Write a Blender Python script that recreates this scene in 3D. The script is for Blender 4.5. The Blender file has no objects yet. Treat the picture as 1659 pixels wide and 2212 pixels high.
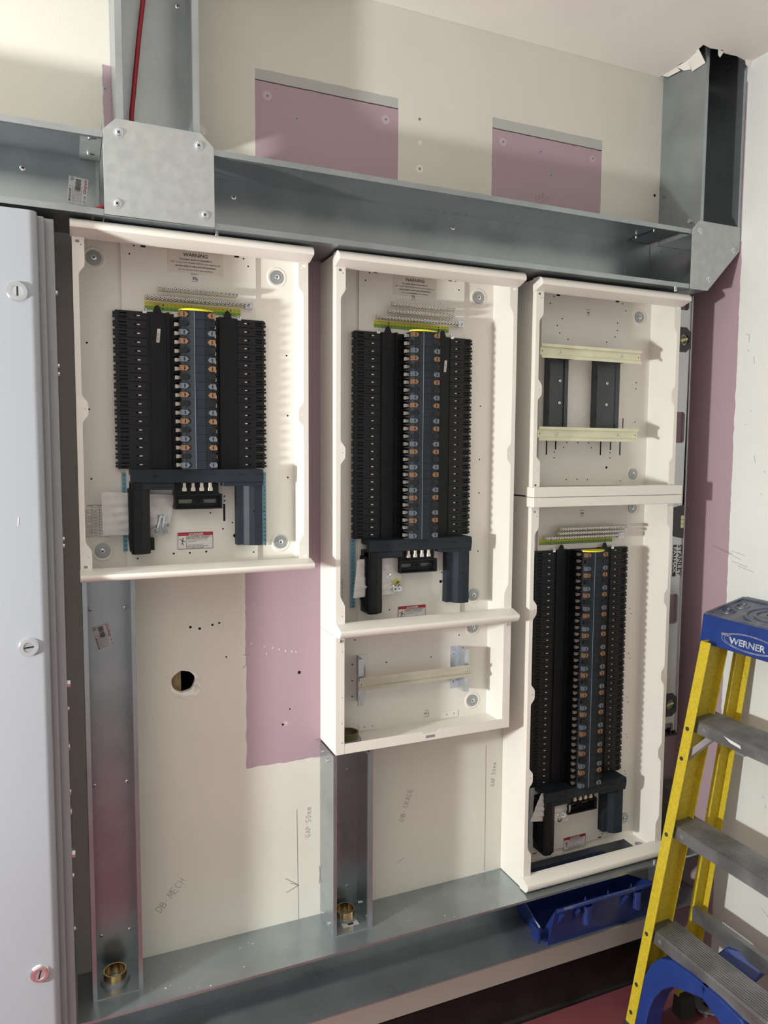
import bpy, bmesh, math, random
from mathutils import Matrix, Vector
random.seed(7)
SC = bpy.context.scene
COL = SC.collection
PI = math.pi

# ------------------------------------------------------------------ camera
cam_d = bpy.data.cameras.new('camera')
cam = bpy.data.objects.new('camera', cam_d)
COL.objects.link(cam)
cam_d.sensor_fit = 'HORIZONTAL'
cam_d.sensor_width = 36.0
cam_d.lens = 36.0 * 1586.6 / 1659.0
cam_d.clip_start = 0.02
RT, FW, UP = ((0.91885636, -0.39454084, 0.00636522), (0.39374983, 0.91572207, -0.08008845), (0.02576939, 0.07609608, 0.99676744))
cam.matrix_world = Matrix(((RT[0], UP[0], -FW[0], -0.5386), (RT[1], UP[1], -FW[1], -1.63),
                           (RT[2], UP[2], -FW[2], 1.6), (0, 0, 0, 1)))
SC.camera = cam

# ------------------------------------------------------------------ world, lamps, exposure
wd = bpy.data.worlds.new('room_ambient')
SC.world = wd
wd.use_nodes = True
wd.node_tree.nodes['Background'].inputs[0].default_value = (0.93, 0.94, 1.0, 1)
wd.node_tree.nodes['Background'].inputs[1].default_value = 0.0
def lamp(name, kind, loc, power, color, size=0.1, rot=None, size_y=None):
    d = bpy.data.lights.new(name, kind)
    d.energy = power
    d.color = color
    if kind == 'AREA':
        d.size = size
        if size_y:
            d.shape = 'RECTANGLE'
            d.size_y = size_y
    else:
        d.shadow_soft_size = size
    o = bpy.data.objects.new(name, d)
    o.location = loc
    if rot:
        o.rotation_euler = rot
    COL.objects.link(o)
    return o
lamp('task_light', 'POINT', (-2.0, -0.80, 1.42), 245, (0.985, 0.99, 0.95), 0.06)
lamp('ceiling_fill', 'AREA', (-1.3, -1.9, 2.60), 3.0, (1.0, 0.98, 0.94), 1.2, (0, 0, 0), 0.3)  # weak overhead fill, added to lift the upper area; no fitting stands there
SC.view_settings.view_transform = 'Standard'
SC.view_settings.look = 'None'
SC.view_settings.gamma = 1.0
SC.view_settings.use_curve_mapping = False
SC.view_settings.exposure = -0.08

# ------------------------------------------------------------------ materials
MATS = {}
def nd(nt, t, **kw):
    n = nt.nodes.new(t)
    for k, v in kw.items():
        setattr(n, k, v)
    return n
def mat(name, col, rough=0.5, metal=0.0, vary=0.0, scale=20.0, bump=0.0, bscale=200.0, col2=None, rvary=0.0, detail=4.0, stretch=None, alpha=None, coat=0.0, trans=0.0):
    m = bpy.data.materials.new(name)
    m.use_nodes = True
    nt = m.node_tree
    b = nt.nodes['Principled BSDF']
    b.inputs['Roughness'].default_value = rough
    b.inputs['Metallic'].default_value = metal
    b.inputs['Base Color'].default_value = (*col, 1)
    if coat:
        b.inputs['Coat Weight'].default_value = coat
        b.inputs['Coat Roughness'].default_value = 0.15
    if trans:
        b.inputs['Transmission Weight'].default_value = trans
    if alpha is not None:
        b.inputs['Alpha'].default_value = alpha
    tc = nd(nt, 'ShaderNodeTexCoord')
    mp = nd(nt, 'ShaderNodeMapping')
    nt.links.new(tc.outputs['Object'], mp.inputs['Vector'])
    if stretch:
        mp.inputs['Scale'].default_value = stretch
    if vary > 0 or col2:
        no = nd(nt, 'ShaderNodeTexNoise')
        no.inputs['Scale'].default_value = scale
        no.inputs['Detail'].default_value = detail
        nt.links.new(mp.outputs[0], no.inputs['Vector'])
        rp = nd(nt, 'ShaderNodeValToRGB')
        rp.color_ramp.elements[0].position = 0.35
        rp.color_ramp.elements[1].position = 0.68
        c2 = col2 or tuple(min(1, c * (1 + vary)) for c in col)
        c1 = tuple(c * (1 - vary) for c in col) if not col2 else col
        rp.color_ramp.elements[0].color = (*c1, 1)
        rp.color_ramp.elements[1].color = (*c2, 1)
        nt.links.new(no.outputs['Fac'], rp.inputs[0])
        nt.links.new(rp.outputs[0], b.inputs['Base Color'])
        if rvary:
            mr = nd(nt, 'ShaderNodeMapRange')
            mr.inputs[3].default_value = rough - rvary
            mr.inputs[4].default_value = rough + rvary
            nt.links.new(no.outputs['Fac'], mr.inputs[0])
            nt.links.new(mr.outputs[0], b.inputs['Roughness'])
    if bump:
        n2 = nd(nt, 'ShaderNodeTexNoise')
        n2.inputs['Scale'].default_value = bscale
        n2.inputs['Detail'].default_value = 3
        nt.links.new(mp.outputs[0], n2.inputs['Vector'])
        bp = nd(nt, 'ShaderNodeBump')
        bp.inputs['Strength'].default_value = bump
        bp.inputs['Distance'].default_value = 0.002
        nt.links.new(n2.outputs['Fac'], bp.inputs['Height'])
        nt.links.new(bp.outputs[0], b.inputs['Normal'])
    MATS[name] = m
    return m
CREAM = mat('cream_powder_coat', (0.77, 0.745, 0.69), 0.33, bump=0.06, bscale=900, vary=0.015, scale=8)
GALV = mat('galvanised_steel', (0.37, 0.41, 0.425), 0.30, 0.80, vary=0.10, scale=9, rvary=0.10, bump=0.03, bscale=500)
GALVP = mat('galvanised_plate', (0.42, 0.45, 0.44), 0.5, 0.5, vary=0.07, scale=60, rvary=0.05, bump=0.04, bscale=400)
ZINC = mat('zinc_plate', (0.62, 0.66, 0.70), 0.3, 0.85, vary=0.08, scale=60)
BRIGHT = mat('bright_screw', (0.78, 0.78, 0.77), 0.22, 0.95)
GREYW = mat('grey_washer', (0.36, 0.39, 0.42), 0.38, 0.6, vary=0.05)
HOLE = mat('hole_black', (0.006, 0.006, 0.007), 0.9)
BLACK = mat('black_plastic', (0.0065, 0.0075, 0.009), 0.45, vary=0.15, scale=40, bump=0.05, bscale=700)
BLOCK = mat('charcoal_plastic', (0.0125, 0.0135, 0.0155), 0.45, vary=0.12, scale=50, bump=0.05, bscale=700)
BLACK2 = mat('black_plastic_recess', (0.004, 0.004, 0.005), 0.6)
SLATE = mat('slate_plastic', (0.015, 0.021, 0.029), 0.55, vary=0.15, scale=30)
for m_ in (BLACK, SLATE, BLOCK):
    m_.node_tree.nodes['Principled BSDF'].inputs['Specular IOR Level'].default_value = 0.3
RIDGE = mat('ridge_plastic', (0.22, 0.25, 0.28), 0.3)
BROWN = mat('brown_clip', (0.24, 0.125, 0.06), 0.45)
GREYC = mat('grey_clip', (0.125, 0.145, 0.175), 0.45)
BLKC = mat('black_clip', (0.007, 0.008, 0.010), 0.35)
TIN = mat('tinned_copper', (0.72, 0.68, 0.60), 0.35, 0.7)
BRASSB = mat('nickel_brass_bar', (0.55, 0.50, 0.38), 0.3, 0.85)
YEL = mat('yellow_plastic', (0.80, 0.72, 0.03), 0.4)
YLAB = mat('yellow_label', (0.62, 0.58, 0.05), 0.5)
GLAB = mat('green_label', (0.17, 0.36, 0.06), 0.5)
BLAB = mat('blue_label', (0.16, 0.35, 0.46), 0.5)
WLAB = mat('white_label', (0.70, 0.69, 0.68), 0.5)
CLAB = mat('clear_label', (0.70, 0.66, 0.60), 0.22)
INK = mat('black_ink', (0.02, 0.02, 0.022), 0.6)
PENCIL = mat('pencil_line', (0.24, 0.22, 0.20), 0.8)
REDINK = mat('red_ink', (0.42, 0.015, 0.03), 0.5)
RAIL = mat('zinc_yellow_rail', (0.70, 0.68, 0.50), 0.38, 0.5, vary=0.06, scale=25)
RAIL2 = mat('zinc_passivated_rail', (0.60, 0.57, 0.47), 0.28, 0.85, vary=0.06, scale=25)
PILLAR = mat('dark_grey_pillar', (0.045, 0.052, 0.06), 0.35, vary=0.06, scale=12)
OLIVE = mat('dull_olive_brass', (0.16, 0.14, 0.07), 0.4, 0.5)
BRASS = mat('brass', (0.72, 0.50, 0.24), 0.14, 1.0)
REDC = mat('red_cable_sheath', (0.36, 0.018, 0.035), 0.45)
LADY = mat('fibreglass_yellow', (0.64, 0.50, 0.03), 0.5, col2=(0.50, 0.39, 0.025), scale=120, bump=0.12, bscale=500, detail=6)
ALU = mat('worn_aluminium', (0.28, 0.285, 0.295), 0.42, 0.75, vary=0.22, scale=14, rvary=0.1, bump=0.05, bscale=120, detail=8)
LBLUE = mat('ladder_blue_plastic', (0.014, 0.042, 0.21), 0.42, vary=0.12, scale=20, bump=0.04, bscale=300)
LTOP = mat('scuffed_blue_top', (0.035, 0.05, 0.10), 0.33, col2=(0.17, 0.18, 0.19), scale=16, bump=0.4, bscale=60, detail=8)
SILV = mat('worn_silver_letter', (0.60, 0.62, 0.64), 0.4, col2=(0.2, 0.25, 0.33), scale=70)
BINB = mat('bin_blue_plastic', (0.011, 0.028, 0.14), 0.36, vary=0.12, scale=25, bump=0.03, bscale=200)
RUB = mat('dark_rubber', (0.03, 0.03, 0.032), 0.7, vary=0.2)
CABG = mat('cabinet_light_grey', (0.33, 0.355, 0.39), 0.4, vary=0.012, scale=3, bump=0.1, bscale=1200)
CABD = mat('cabinet_body_grey', (0.27, 0.28, 0.29), 0.45, vary=0.02, scale=3)
CHROME = mat('chrome', (0.82, 0.83, 0.85), 0.12, 1.0)
LVL = mat('level_aluminium', (0.50, 0.52, 0.52), 0.32, 0.6, vary=0.05, scale=10)
DKPL = mat('level_black_block', (0.02, 0.022, 0.025), 0.4)
VIAL = mat('vial_green', (0.52, 0.55, 0.22), 0.12, coat=0.6)
WHITEP = mat('white_plastic', (0.75, 0.76, 0.80), 0.3)
MAROON = mat('maroon_vinyl', (0.20, 0.052, 0.062), 0.36, col2=(0.25, 0.075, 0.085), scale=5, rvary=0.08, bump=0.04, bscale=150, detail=6)
SKIRT = mat('black_vinyl', (0.012, 0.011, 0.012), 0.3, vary=0.3, scale=14)
ROOMW = mat('room_wall_paint', (0.09, 0.095, 0.10), 0.7, vary=0.1, scale=2)
ROOMF = mat('room_front_wall_paint', (0.36, 0.37, 0.38), 0.7, vary=0.1, scale=2)
RIV = mat('dark_rivet', (0.13, 0.125, 0.11), 0.4, 0.7)
PLASTER = mat('torn_plaster', (0.72, 0.69, 0.62), 0.9, vary=0.1, scale=90, bump=0.4, bscale=300)
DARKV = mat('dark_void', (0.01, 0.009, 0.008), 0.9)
WOOD = mat('timber_stud', (0.42, 0.30, 0.16), 0.7, vary=0.2, scale=30, stretch=(8, 8, 1))

def poly_bag():
    m = bpy.data.materials.new('polythene')
    m.use_nodes = True
    nt = m.node_tree
    b = nt.nodes['Principled BSDF']
    b.inputs['Base Color'].default_value = (0.78, 0.78, 0.76, 1)
    b.inputs['Roughness'].default_value = 0.25
    no = nd(nt, 'ShaderNodeTexNoise')
    no.inputs['Scale'].default_value = 28
    no.inputs['Detail'].default_value = 3
    tc = nd(nt, 'ShaderNodeTexCoord')
    nt.links.new(tc.outputs['Object'], no.inputs['Vector'])
    mr = nd(nt, 'ShaderNodeMapRange')
    mr.inputs[3].default_value = 0.42
    mr.inputs[4].default_value = 0.88
    nt.links.new(no.outputs['Fac'], mr.inputs[0])
    nt.links.new(mr.outputs[0], b.inputs['Alpha'])
    bp = nd(nt, 'ShaderNodeBump')
    bp.inputs['Strength'].default_value = 0.6
    bp.inputs['Distance'].default_value = 0.004
    nt.links.new(no.outputs['Fac'], bp.inputs['Height'])
    nt.links.new(bp.outputs[0], b.inputs['Normal'])
    return m
POLY = poly_bag()

def wall_material(name, base, axis, patches, rings=()):
    """painted plasterboard; patches = (u0,u1,v0,v1,colour,ragged) bare areas of their own, rings = (u,v,r,colour) chipped plaster"""
    m = bpy.data.materials.new(name)
    m.use_nodes = True
    nt = m.node_tree
    L = nt.links.new
    b = nt.nodes['Principled BSDF']
    b.inputs['Roughness'].default_value = 0.62
    tc = nd(nt, 'ShaderNodeTexCoord')
    sp = nd(nt, 'ShaderNodeSeparateXYZ')
    L(tc.outputs['Object'], sp.inputs[0])
    U = sp.outputs[axis]
    V = sp.outputs[2]
    def mth(op, a, c=None):
        n = nd(nt, 'ShaderNodeMath', operation=op)
        for i, x in enumerate((a, c)):
            if x is None:
                continue
            if isinstance(x, (int, float)):
                n.inputs[i].default_value = x
            else:
                L(x, n.inputs[i])
        return n.outputs[0]
    nz = nd(nt, 'ShaderNodeTexNoise')
    nz.inputs['Scale'].default_value = 30
    nz.inputs['Detail'].default_value = 5
    L(tc.outputs['Object'], nz.inputs['Vector'])
    rag = mth('SUBTRACT', nz.outputs['Fac'], 0.5)
    n1 = nd(nt, 'ShaderNodeTexNoise')
    n1.inputs['Scale'].default_value = 4
    n1.inputs['Detail'].default_value = 8
    L(tc.outputs['Object'], n1.inputs['Vector'])
    rp = nd(nt, 'ShaderNodeValToRGB')
    rp.color_ramp.elements[0].position = 0.3
    rp.color_ramp.elements[1].position = 0.7
    rp.color_ramp.elements[0].color = (*[c * 0.965 for c in base], 1)
    rp.color_ramp.elements[1].color = (*[min(1, c * 1.03) for c in base], 1)
    L(n1.outputs['Fac'], rp.inputs[0])
    cur = rp.outputs[0]
    for (u0, u1, v0, v1, colr, amp) in patches:
        d = mth('MINIMUM', mth('MINIMUM', mth('SUBTRACT', U, u0), mth('SUBTRACT', u1, U)),
                mth('MINIMUM', mth('SUBTRACT', V, v0), mth('SUBTRACT', v1, V)))
        d = mth('ADD', d, mth('MULTIPLY', rag, amp))
        f = mth('GREATER_THAN', d, 0.0)
        mx = nd(nt, 'ShaderNodeMix', data_type='RGBA')
        L(f, mx.inputs[0])
        L(cur, mx.inputs[6])
        mx.inputs[7].default_value = (*colr, 1)
        cur = mx.outputs[2]
    for (u, v, r, colr, amp) in rings:
        du = mth('SUBTRACT', U, u)
        dv = mth('SUBTRACT', V, v)
        d = mth('SQRT', mth('ADD', mth('MULTIPLY', du, du), mth('MULTIPLY', dv, dv)))
        f = mth('GREATER_THAN', mth('ADD', mth('SUBTRACT', r, d), mth('MULTIPLY', rag, amp)), 0.0)
        mx = nd(nt, 'ShaderNodeMix', data_type='RGBA')
        L(f, mx.inputs[0])
        L(cur, mx.inputs[6])
        mx.inputs[7].default_value = (*colr, 1)
        cur = mx.outputs[2]
    L(cur, b.inputs['Base Color'])
    n3 = nd(nt, 'ShaderNodeTexNoise')
    n3.inputs['Scale'].default_value = 160
    n3.inputs['Detail'].default_value = 4
    L(tc.outputs['Object'], n3.inputs['Vector'])
    bp = nd(nt, 'ShaderNodeBump')
    bp.inputs['Strength'].default_value = 0.12
    bp.inputs['Distance'].default_value = 0.002
    L(n3.outputs['Fac'], bp.inputs['Height'])
    L(bp.outputs[0], b.inputs['Normal'])
    return m
PAINT = (0.65, 0.635, 0.565)
PINK = (0.39, 0.285, 0.325)
STRIP = (0.42, 0.43, 0.41)
LINE = (0.05, 0.04, 0.035)
PINKL = (0.48, 0.37, 0.40)
CHIP = (0.80, 0.78, 0.72)
WALLB = wall_material('painted_plasterboard', PAINT, 0, [
    (-0.147, 0.192, 2.05, 2.425, STRIP, 0.006), (-0.147, 0.192, 2.05, 2.4025, LINE, 0.002), (-0.147, 0.192, 2.05, 2.400, PINK, 0.005),
    (0.448, 0.785, 2.05, 2.429, STRIP, 0.006), (0.448, 0.785, 2.05, 2.4045, LINE, 0.002), (0.448, 0.785, 2.05, 2.402, PINK, 0.005),
    (-0.178, 0.012, 0.873, 2.08, PINK, 0.010), (0.0, 0.40, 0.935, 2.08, PINK, 0.004), (0.93, 1.2, 0.20, 2.2, PINK, 0.004),
    (-0.456, -0.42, 2.20, 2.37, PINK, 0.012)],
    [(-0.313, 1.090, 0.029, CHIP, 0.018), (-0.297, 1.079, 0.018, CHIP, 0.03), (-0.120, 2.372, 0.010, PINKL, 0.004), (0.160, 2.372, 0.010, PINKL, 0.004), (0.479, 2.375, 0.010, PINKL, 0.004), (0.755, 2.378, 0.008, PINKL, 0.004),
     (-0.262, 2.275, 0.010, CHIP, 0.006), (0.249, 2.275, 0.009, CHIP, 0.004), (0.249, 2.335, 0.006, CHIP, 0.003), (-0.085, 0.967, 0.006, PINKL, 0.004)])
WALLR = wall_material('painted_plasterboard_side', (0.71, 0.73, 0.70), 1, [(-0.157, 0.2, 0.16, 2.17, PINK, 0.009), (-0.1535, 0.2, 2.17, 2.58, PINK, 0.001)])
CEIL = wall_material('painted_ceiling', (0.76, 0.73, 0.68), 0, [])

# ------------------------------------------------------------------ mesh builder
class MB:
    def __init__(s):
        s.v = []; s.f = []; s.mi = []; s.cur = 0
    def m(s, i):
        s.cur = i
        return s
    def face(s, pts):
        n = len(s.v)
        s.v += [tuple(p) for p in pts]
        s.f.append(tuple(range(n, n + len(pts))))
        s.mi.append(s.cur)
    def box(s, x0, x1, y0, y1, z0, z1):
        if x0 > x1: x0, x1 = x1, x0
        if y0 > y1: y0, y1 = y1, y0
        if z0 > z1: z0, z1 = z1, z0
        n = len(s.v)
        s.v += [(x0, y0, z0), (x1, y0, z0), (x1, y1, z0), (x0, y1, z0), (x0, y0, z1), (x1, y0, z1), (x1, y1, z1), (x0, y1, z1)]
        for q in ((3, 2, 1, 0), (4, 5, 6, 7), (0, 1, 5, 4), (1, 2, 6, 5), (2, 3, 7, 6), (3, 0, 4, 7)):
            s.f.append(tuple(n + i for i in q)); s.mi.append(s.cur)
        return s
    def loft(s, A, B, cap=True):
        """two equal-length 3-D loops"""
        n = len(s.v); k = len(A)
        s.v += [tuple(p) for p in A] + [tuple(p) for p in B]
        for i in range(k):
            j = (i + 1) % k
            s.f.append((n + i, n + j, n + k + j, n + k + i)); s.mi.append(s.cur)
        if cap:
            s.f.append(tuple(n + i for i in range(k - 1, -1, -1))); s.mi.append(s.cur)
            s.f.append(tuple(n + k + i for i in range(k))); s.mi.append(s.cur)
        return s
    def prism(s, pts, ax, a0, a1):
        """2-D profile extruded along ax: 'x' pts=(y,z), 'y' pts=(x,z), 'z' pts=(x,y)"""
        def P(p, a):
            return {'x': (a, p[0], p[1]), 'y': (p[0], a, p[1]), 'z': (p[0], p[1], a)}[ax]
        return s.loft([P(p, a0) for p in pts], [P(p, a1) for p in pts])
    def cyl(s, c, ax, r, h, n=16, r2=None):
        """from c along +ax by h"""
        r2 = r if r2 is None else r2
        A = []; B = []
        for i in range(n):
            t = 2 * PI * i / n
            a, b = math.cos(t), math.sin(t)
            for L, rr, hh in ((A, r, 0), (B, r2, h)):
                o = {'x': (hh, a * rr, b * rr), 'y': (a * rr, hh, b * rr), 'z': (a * rr, b * rr, hh)}[ax]
                L.append((c[0] + o[0], c[1] + o[1], c[2] + o[2]))
        return s.loft(A, B)
    def ring(s, c, ax, ro, ri, h, n=24):
        L = []
        for rr, hh in ((ro, 0), (ro, h), (ri, h), (ri, 0)):
            q = []
            for i in range(n):
                t = 2 * PI * i / n
                a, b = math.cos(t) * rr, math.sin(t) * rr
                o = {'x': (hh, a, b), 'y': (a, hh, b), 'z': (a, b, hh)}[ax]
                q.append((c[0] + o[0], c[1] + o[1], c[2] + o[2]))
            L.append(q)
        for i in range(4):
            s.loft(L[i], L[(i + 1) % 4], cap=False)
        return s
    def tube(s, pts, r, n=10):
        P = [Vector(p) for p in pts]
        rings = []
        for i, p in enumerate(P):
            d = (P[min(i + 1, len(P) - 1)] - P[max(i - 1, 0)]).normalized()
            u = d.cross(Vector((0.3, 1, 0.2))).normalized()
            w = d.cross(u)
            rings.append([tuple(p + u * math.cos(2 * PI * k / n) * r + w * math.sin(2 * PI * k / n) * r) for k in range(n)])
        for a, b in zip(rings, rings[1:]):
            s.loft(a, b, cap=False)
        s.face(rings[0]); s.face(rings[-1])
        return s
    def sheet(s, outer, holes, ax, a0, a1):
        """flat plate with holes: outline and holes in 2-D, thickness a0..a1 along ax"""
        bm = bmesh.new()
        es = []
        def P(p, a):
            return {'x': (a, p[0], p[1]), 'y': (p[0], a, p[1]), 'z': (p[0], p[1], a)}[ax]
        for loop in [outer] + list(holes):
            vs = [bm.verts.new(P(p, a0)) for p in loop]
            for i in range(len(vs)):
                es.append(bm.edges.new((vs[i], vs[(i + 1) % len(vs)])))
        bmesh.ops.triangle_fill(bm, use_beauty=True, use_dissolve=False, edges=es)
        for f in bm.faces:
            pa = [tuple(v.co) for v in f.verts]
            s.face(pa)
            i = {'x': 0, 'y': 1, 'z': 2}[ax]
            s.face([tuple(a1 if k == i else c for k, c in enumerate(p)) for p in pa][::-1])
        bm.free()
        for loop in [outer] + list(holes):
            s.loft([P(p, a0) for p in loop], [P(p, a1) for p in loop], cap=False)
        return s
    def stroke(s, pts, w, o, u, v, nrm, th=0.0004):
        """thin flat pen line in the plane o + a*u + b*v"""
        o, u, v, nrm = Vector(o), Vector(u), Vector(v), Vector(nrm)
        for p, q in zip(pts, pts[1:]):
            a, b = Vector(p), Vector(q)
            d = (b - a)
            if d.length < 1e-9: continue
            d = d.normalized() * w * 0.5
            c = Vector((-d.y, d.x))
            quad = [a - d - c, b + d - c, b + d + c, a - d + c]
            A = [tuple(o + u * t.x + v * t.y) for t in quad]
            B = [tuple(Vector(t) + nrm * th) for t in A]
            s.loft(A, B)
        return s
    def text(s, txt, o, u, v, size, align='LEFT', nrm=(0, -1, 0), th=0.0003, sx=1.0, bold=0.0):
        vs, fs = text_geo(txt, align, bold)
        o, u, v, nrm = Vector(o), Vector(u), Vector(v), Vector(nrm)
        n = len(s.v)
        s.v += [tuple(o + u * (p[0] * size * sx) + v * (p[1] * size) + nrm * th) for p in vs]
        for f in fs:
            s.f.append(tuple(n + i for i in f)); s.mi.append(s.cur)
        return s
TXT = {}
def text_geo(txt, align, bold):
    key = (txt, align, bold)
    if key not in TXT:
        c = bpy.data.curves.new('lettering', 'FONT')
        c.body = txt
        c.align_x = align
        c.resolution_u = 2
        c.offset = bold
        o = bpy.data.objects.new('lettering', c)
        COL.objects.link(o)
        dg = bpy.context.evaluated_depsgraph_get()
        me = bpy.data.meshes.new_from_object(o.evaluated_get(dg))
        TXT[key] = ([tuple(v.co) for v in me.vertices], [tuple(p.vertices) for p in me.polygons])
        bpy.data.objects.remove(o)
        bpy.data.meshes.remove(me)
        bpy.data.curves.remove(c)
    return TXT[key]

def build(name, mb, mats, parent=None, sh=(0, 0, 0), bevel=0.0, smooth=False, seg=1):
    if not isinstance(mats, (list, tuple)):
        mats = [mats]
    me = bpy.data.meshes.new(name)
    me.from_pydata([(x + sh[0], y + sh[1], z + sh[2]) for x, y, z in mb.v], [], mb.f)
    for m_ in mats:
        me.materials.append(m_)
    for p, i in zip(me.polygons, mb.mi):
        p.material_index = min(i, len(mats) - 1)
    bm = bmesh.new()
    bm.from_mesh(me)
    bmesh.ops.remove_doubles(bm, verts=bm.verts, dist=1e-6)
    bmesh.ops.recalc_face_normals(bm, faces=bm.faces)
    bm.to_mesh(me)
    bm.free()
    if smooth:
        for p in me.polygons:
            p.use_smooth = True
        try:
            me.set_sharp_from_angle(angle=math.radians(38))
        except Exception:
            pass
    o = bpy.data.objects.new(name, me)
    COL.objects.link(o)
    if parent is not None:
        o.parent = parent
    if bevel:
        bv = o.modifiers.new('bevel', 'BEVEL')
        bv.width = bevel
        bv.segments = seg
        bv.limit_method = 'ANGLE'
        bv.angle_limit = math.radians(40)
    return o
def top(name, mb, mats, label, cat, group=None, **kw):
    """a thing that is one mesh, origin at its base"""
    xs = [p[0] for p in mb.v]; ys = [p[1] for p in mb.v]; zs = [p[2] for p in mb.v]
    c = ((min(xs) + max(xs)) / 2, (min(ys) + max(ys)) / 2, min(zs))
    o = build(name, mb, mats, sh=(-c[0], -c[1], -c[2]), **kw)
    o.location = c
    return tag(o, label, cat, group)
def tag(o, label, cat, group=None):
    o['label'] = label
    o['category'] = cat
    if group:
        o['group'] = group
    return o
def thing(name, label, cat, loc, group=None):
    o = bpy.data.objects.new(name, None)
    o.empty_display_size = 0.05
    o.location = loc
    COL.objects.link(o)
    return tag(o, label, cat, group)
def part(root, name, mb, mats, **kw):
    """mesh authored in world coordinates, child of a root empty"""
    l = root.location
    return build(name, mb, mats, parent=root, sh=(-l[0], -l[1], -l[2]), **kw)
def struct(name, mb, mats, **kw):
    o = build(name, mb, mats, **kw)
    o['kind'] = 'structure'
    return o
def circ(u, v, r, n=20, ru=None):
    return [(u + math.cos(2 * PI * i / n) * (ru or r), v + math.sin(2 * PI * i / n) * r) for i in range(n)]
def rect(u0, u1, v0, v1):
    return [(u0, v0), (u1, v0), (u1, v1), (u0, v1)]

def pan_screw(mb, x, y, z, r=0.0045, rot=0.3, m_head=0, m_slot=1, d=0.0022, slot=False):
    """screw head facing -y"""
    mb.m(m_head).cyl((x, y, z), 'y', r, -d * 0.6, 14)
    mb.cyl((x, y - d * 0.6, z), 'y', r, -d * 0.4, 14, r * 0.72)
    mb.m(m_slot)
    a = r * 0.52; w = r * 0.13; yy = y - d - 0.0001
    for k in range(1 if slot else 2):
        t = rot + k * PI / 2
        c, s_ = math.cos(t), math.sin(t)
        q = [(-a, -w), (a, -w), (a, w), (-a, w)]
        P = [(x + p * c - q_ * s_, z + p * s_ + q_ * c) for p, q_ in q]
        mb.prism(P, 'y', yy + 0.0003, yy)
    return mb
def screw_part(root, name, x, y, z, r=0.0045, rot=0.3, mats=(BRIGHT, HOLE), slot=False, d=0.0022, washer=None):
    mb = MB()
    if washer:
        mb.m(0).cyl((x, y, z), 'y', washer, -0.0012, 20)
        y -= 0.0012
    pan_screw(mb, x, y, z, r, rot, slot=slot, d=d)
    if hasattr(root, 'location') and root.type == 'EMPTY':
        return part(root, name, mb, list(mats), smooth=True)
    return build(name, mb, list(mats), parent=root, smooth=True)

# ================================================================== SETTING
XC = 1.1307
ZC = 2.627
FL = 0.018
mb = MB()
hole = [(-0.317 + 0.0255 * math.cos(t) * (1 + 0.03 * math.sin(5 * t)), 1.0945 + 0.0245 * math.sin(t) * (1 + 0.03 * math.cos(7 * t))) for t in [2 * PI * i / 40 for i in range(40)]]
mb.sheet(rect(-3.0, XC, 0.0, 2.9), [hole], 'y', 0.0, 0.0125)
wall = struct('wall_back', mb, WALLB)
mb = MB()
mb.box(-3.0, XC, 0.16, 0.17, 0, 2.9)
mb.box(-3.0, XC, 0.0125, 0.17, 2.9, 2.91)
mb.box(-3.01, -3.0, 0.0125, 0.17, 0, 2.9)
mb.box(XC, XC + 0.0124, 0.0125, 0.17, 0, 2.9)
struct('wall_cavity', mb, DARKV)
mb = MB().box(-0.40, -0.3185, 0.028, 0.075, 0.02, 2.6)
struct('trim_1', mb, WOOD)
mb = MB().box(XC, XC + 0.1, -3.6, 0.0125, 0, 2.9)
wallr = struct('wall_right', mb, WALLR)
mb = MB().box(-3.0, XC, -3.6, 0, FL - 0.05, FL)
struct('floor', mb, MAROON)
# ceiling with a torn opening round the corner trunking
J = [(0.972, -0.002), (0.976, -0.04), (0.971, -0.075), (0.975, -0.10), (0.962, -0.135), (0.955, -0.168), (0.985, -0.163), (1.02, -0.170), (1.035, -0.160),
     (1.075, -0.163), (1.11, -0.157), (1.129, -0.160), (1.1297, -0.002)]
mb = MB()
mb.sheet([(-3.0, -3.6), (XC, -3.6), (XC, -0.0005), (-3.0, -0.0005)], [J], 'z', ZC, ZC + 0.0125)
ceil = struct('ceiling', mb, CEIL)
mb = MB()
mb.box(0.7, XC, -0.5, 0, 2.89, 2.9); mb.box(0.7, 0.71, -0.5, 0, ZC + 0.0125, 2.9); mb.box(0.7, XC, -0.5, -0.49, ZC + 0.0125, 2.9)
build('plenum_light_block', mb, DARKV, parent=ceil)  # dark box added above the opening to keep stray light out
mb = MB()
for (a, b, c, d) in [((0.975, -0.10, 0), (0.958, -0.150, 0), (0.985, -0.148, -0.028), (0.984, -0.105, -0.030)),
                     ((0.974, -0.06, 0), (0.975, -0.10, 0), (0.985, -0.10, -0.022), (0.984, -0.075, -0.014)),
                     ((1.005, -0.168, 0), (1.028, -0.166, 0), (1.020, -0.161, -0.014), (1.012, -0.162, -0.010)),
                     ((0.973, -0.01, 0), (0.974, -0.06, 0), (0.983, -0.066, -0.010), (0.983, -0.02, -0.006)),
                     ((1.108, -0.160, 0), (1.130, -0.164, 0), (1.130, -0.158, -0.016), (1.115, -0.157, -0.010))]:
    A = [(p[0], p[1], ZC + p[2]) for p in (a, b, c, d)]
    mb.loft(A, [(p[0] + 0.001, p[1] + 0.0008, p[2] + 0.0012) for p in A])
build('torn_paper', mb, CEIL, parent=ceil)
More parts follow.
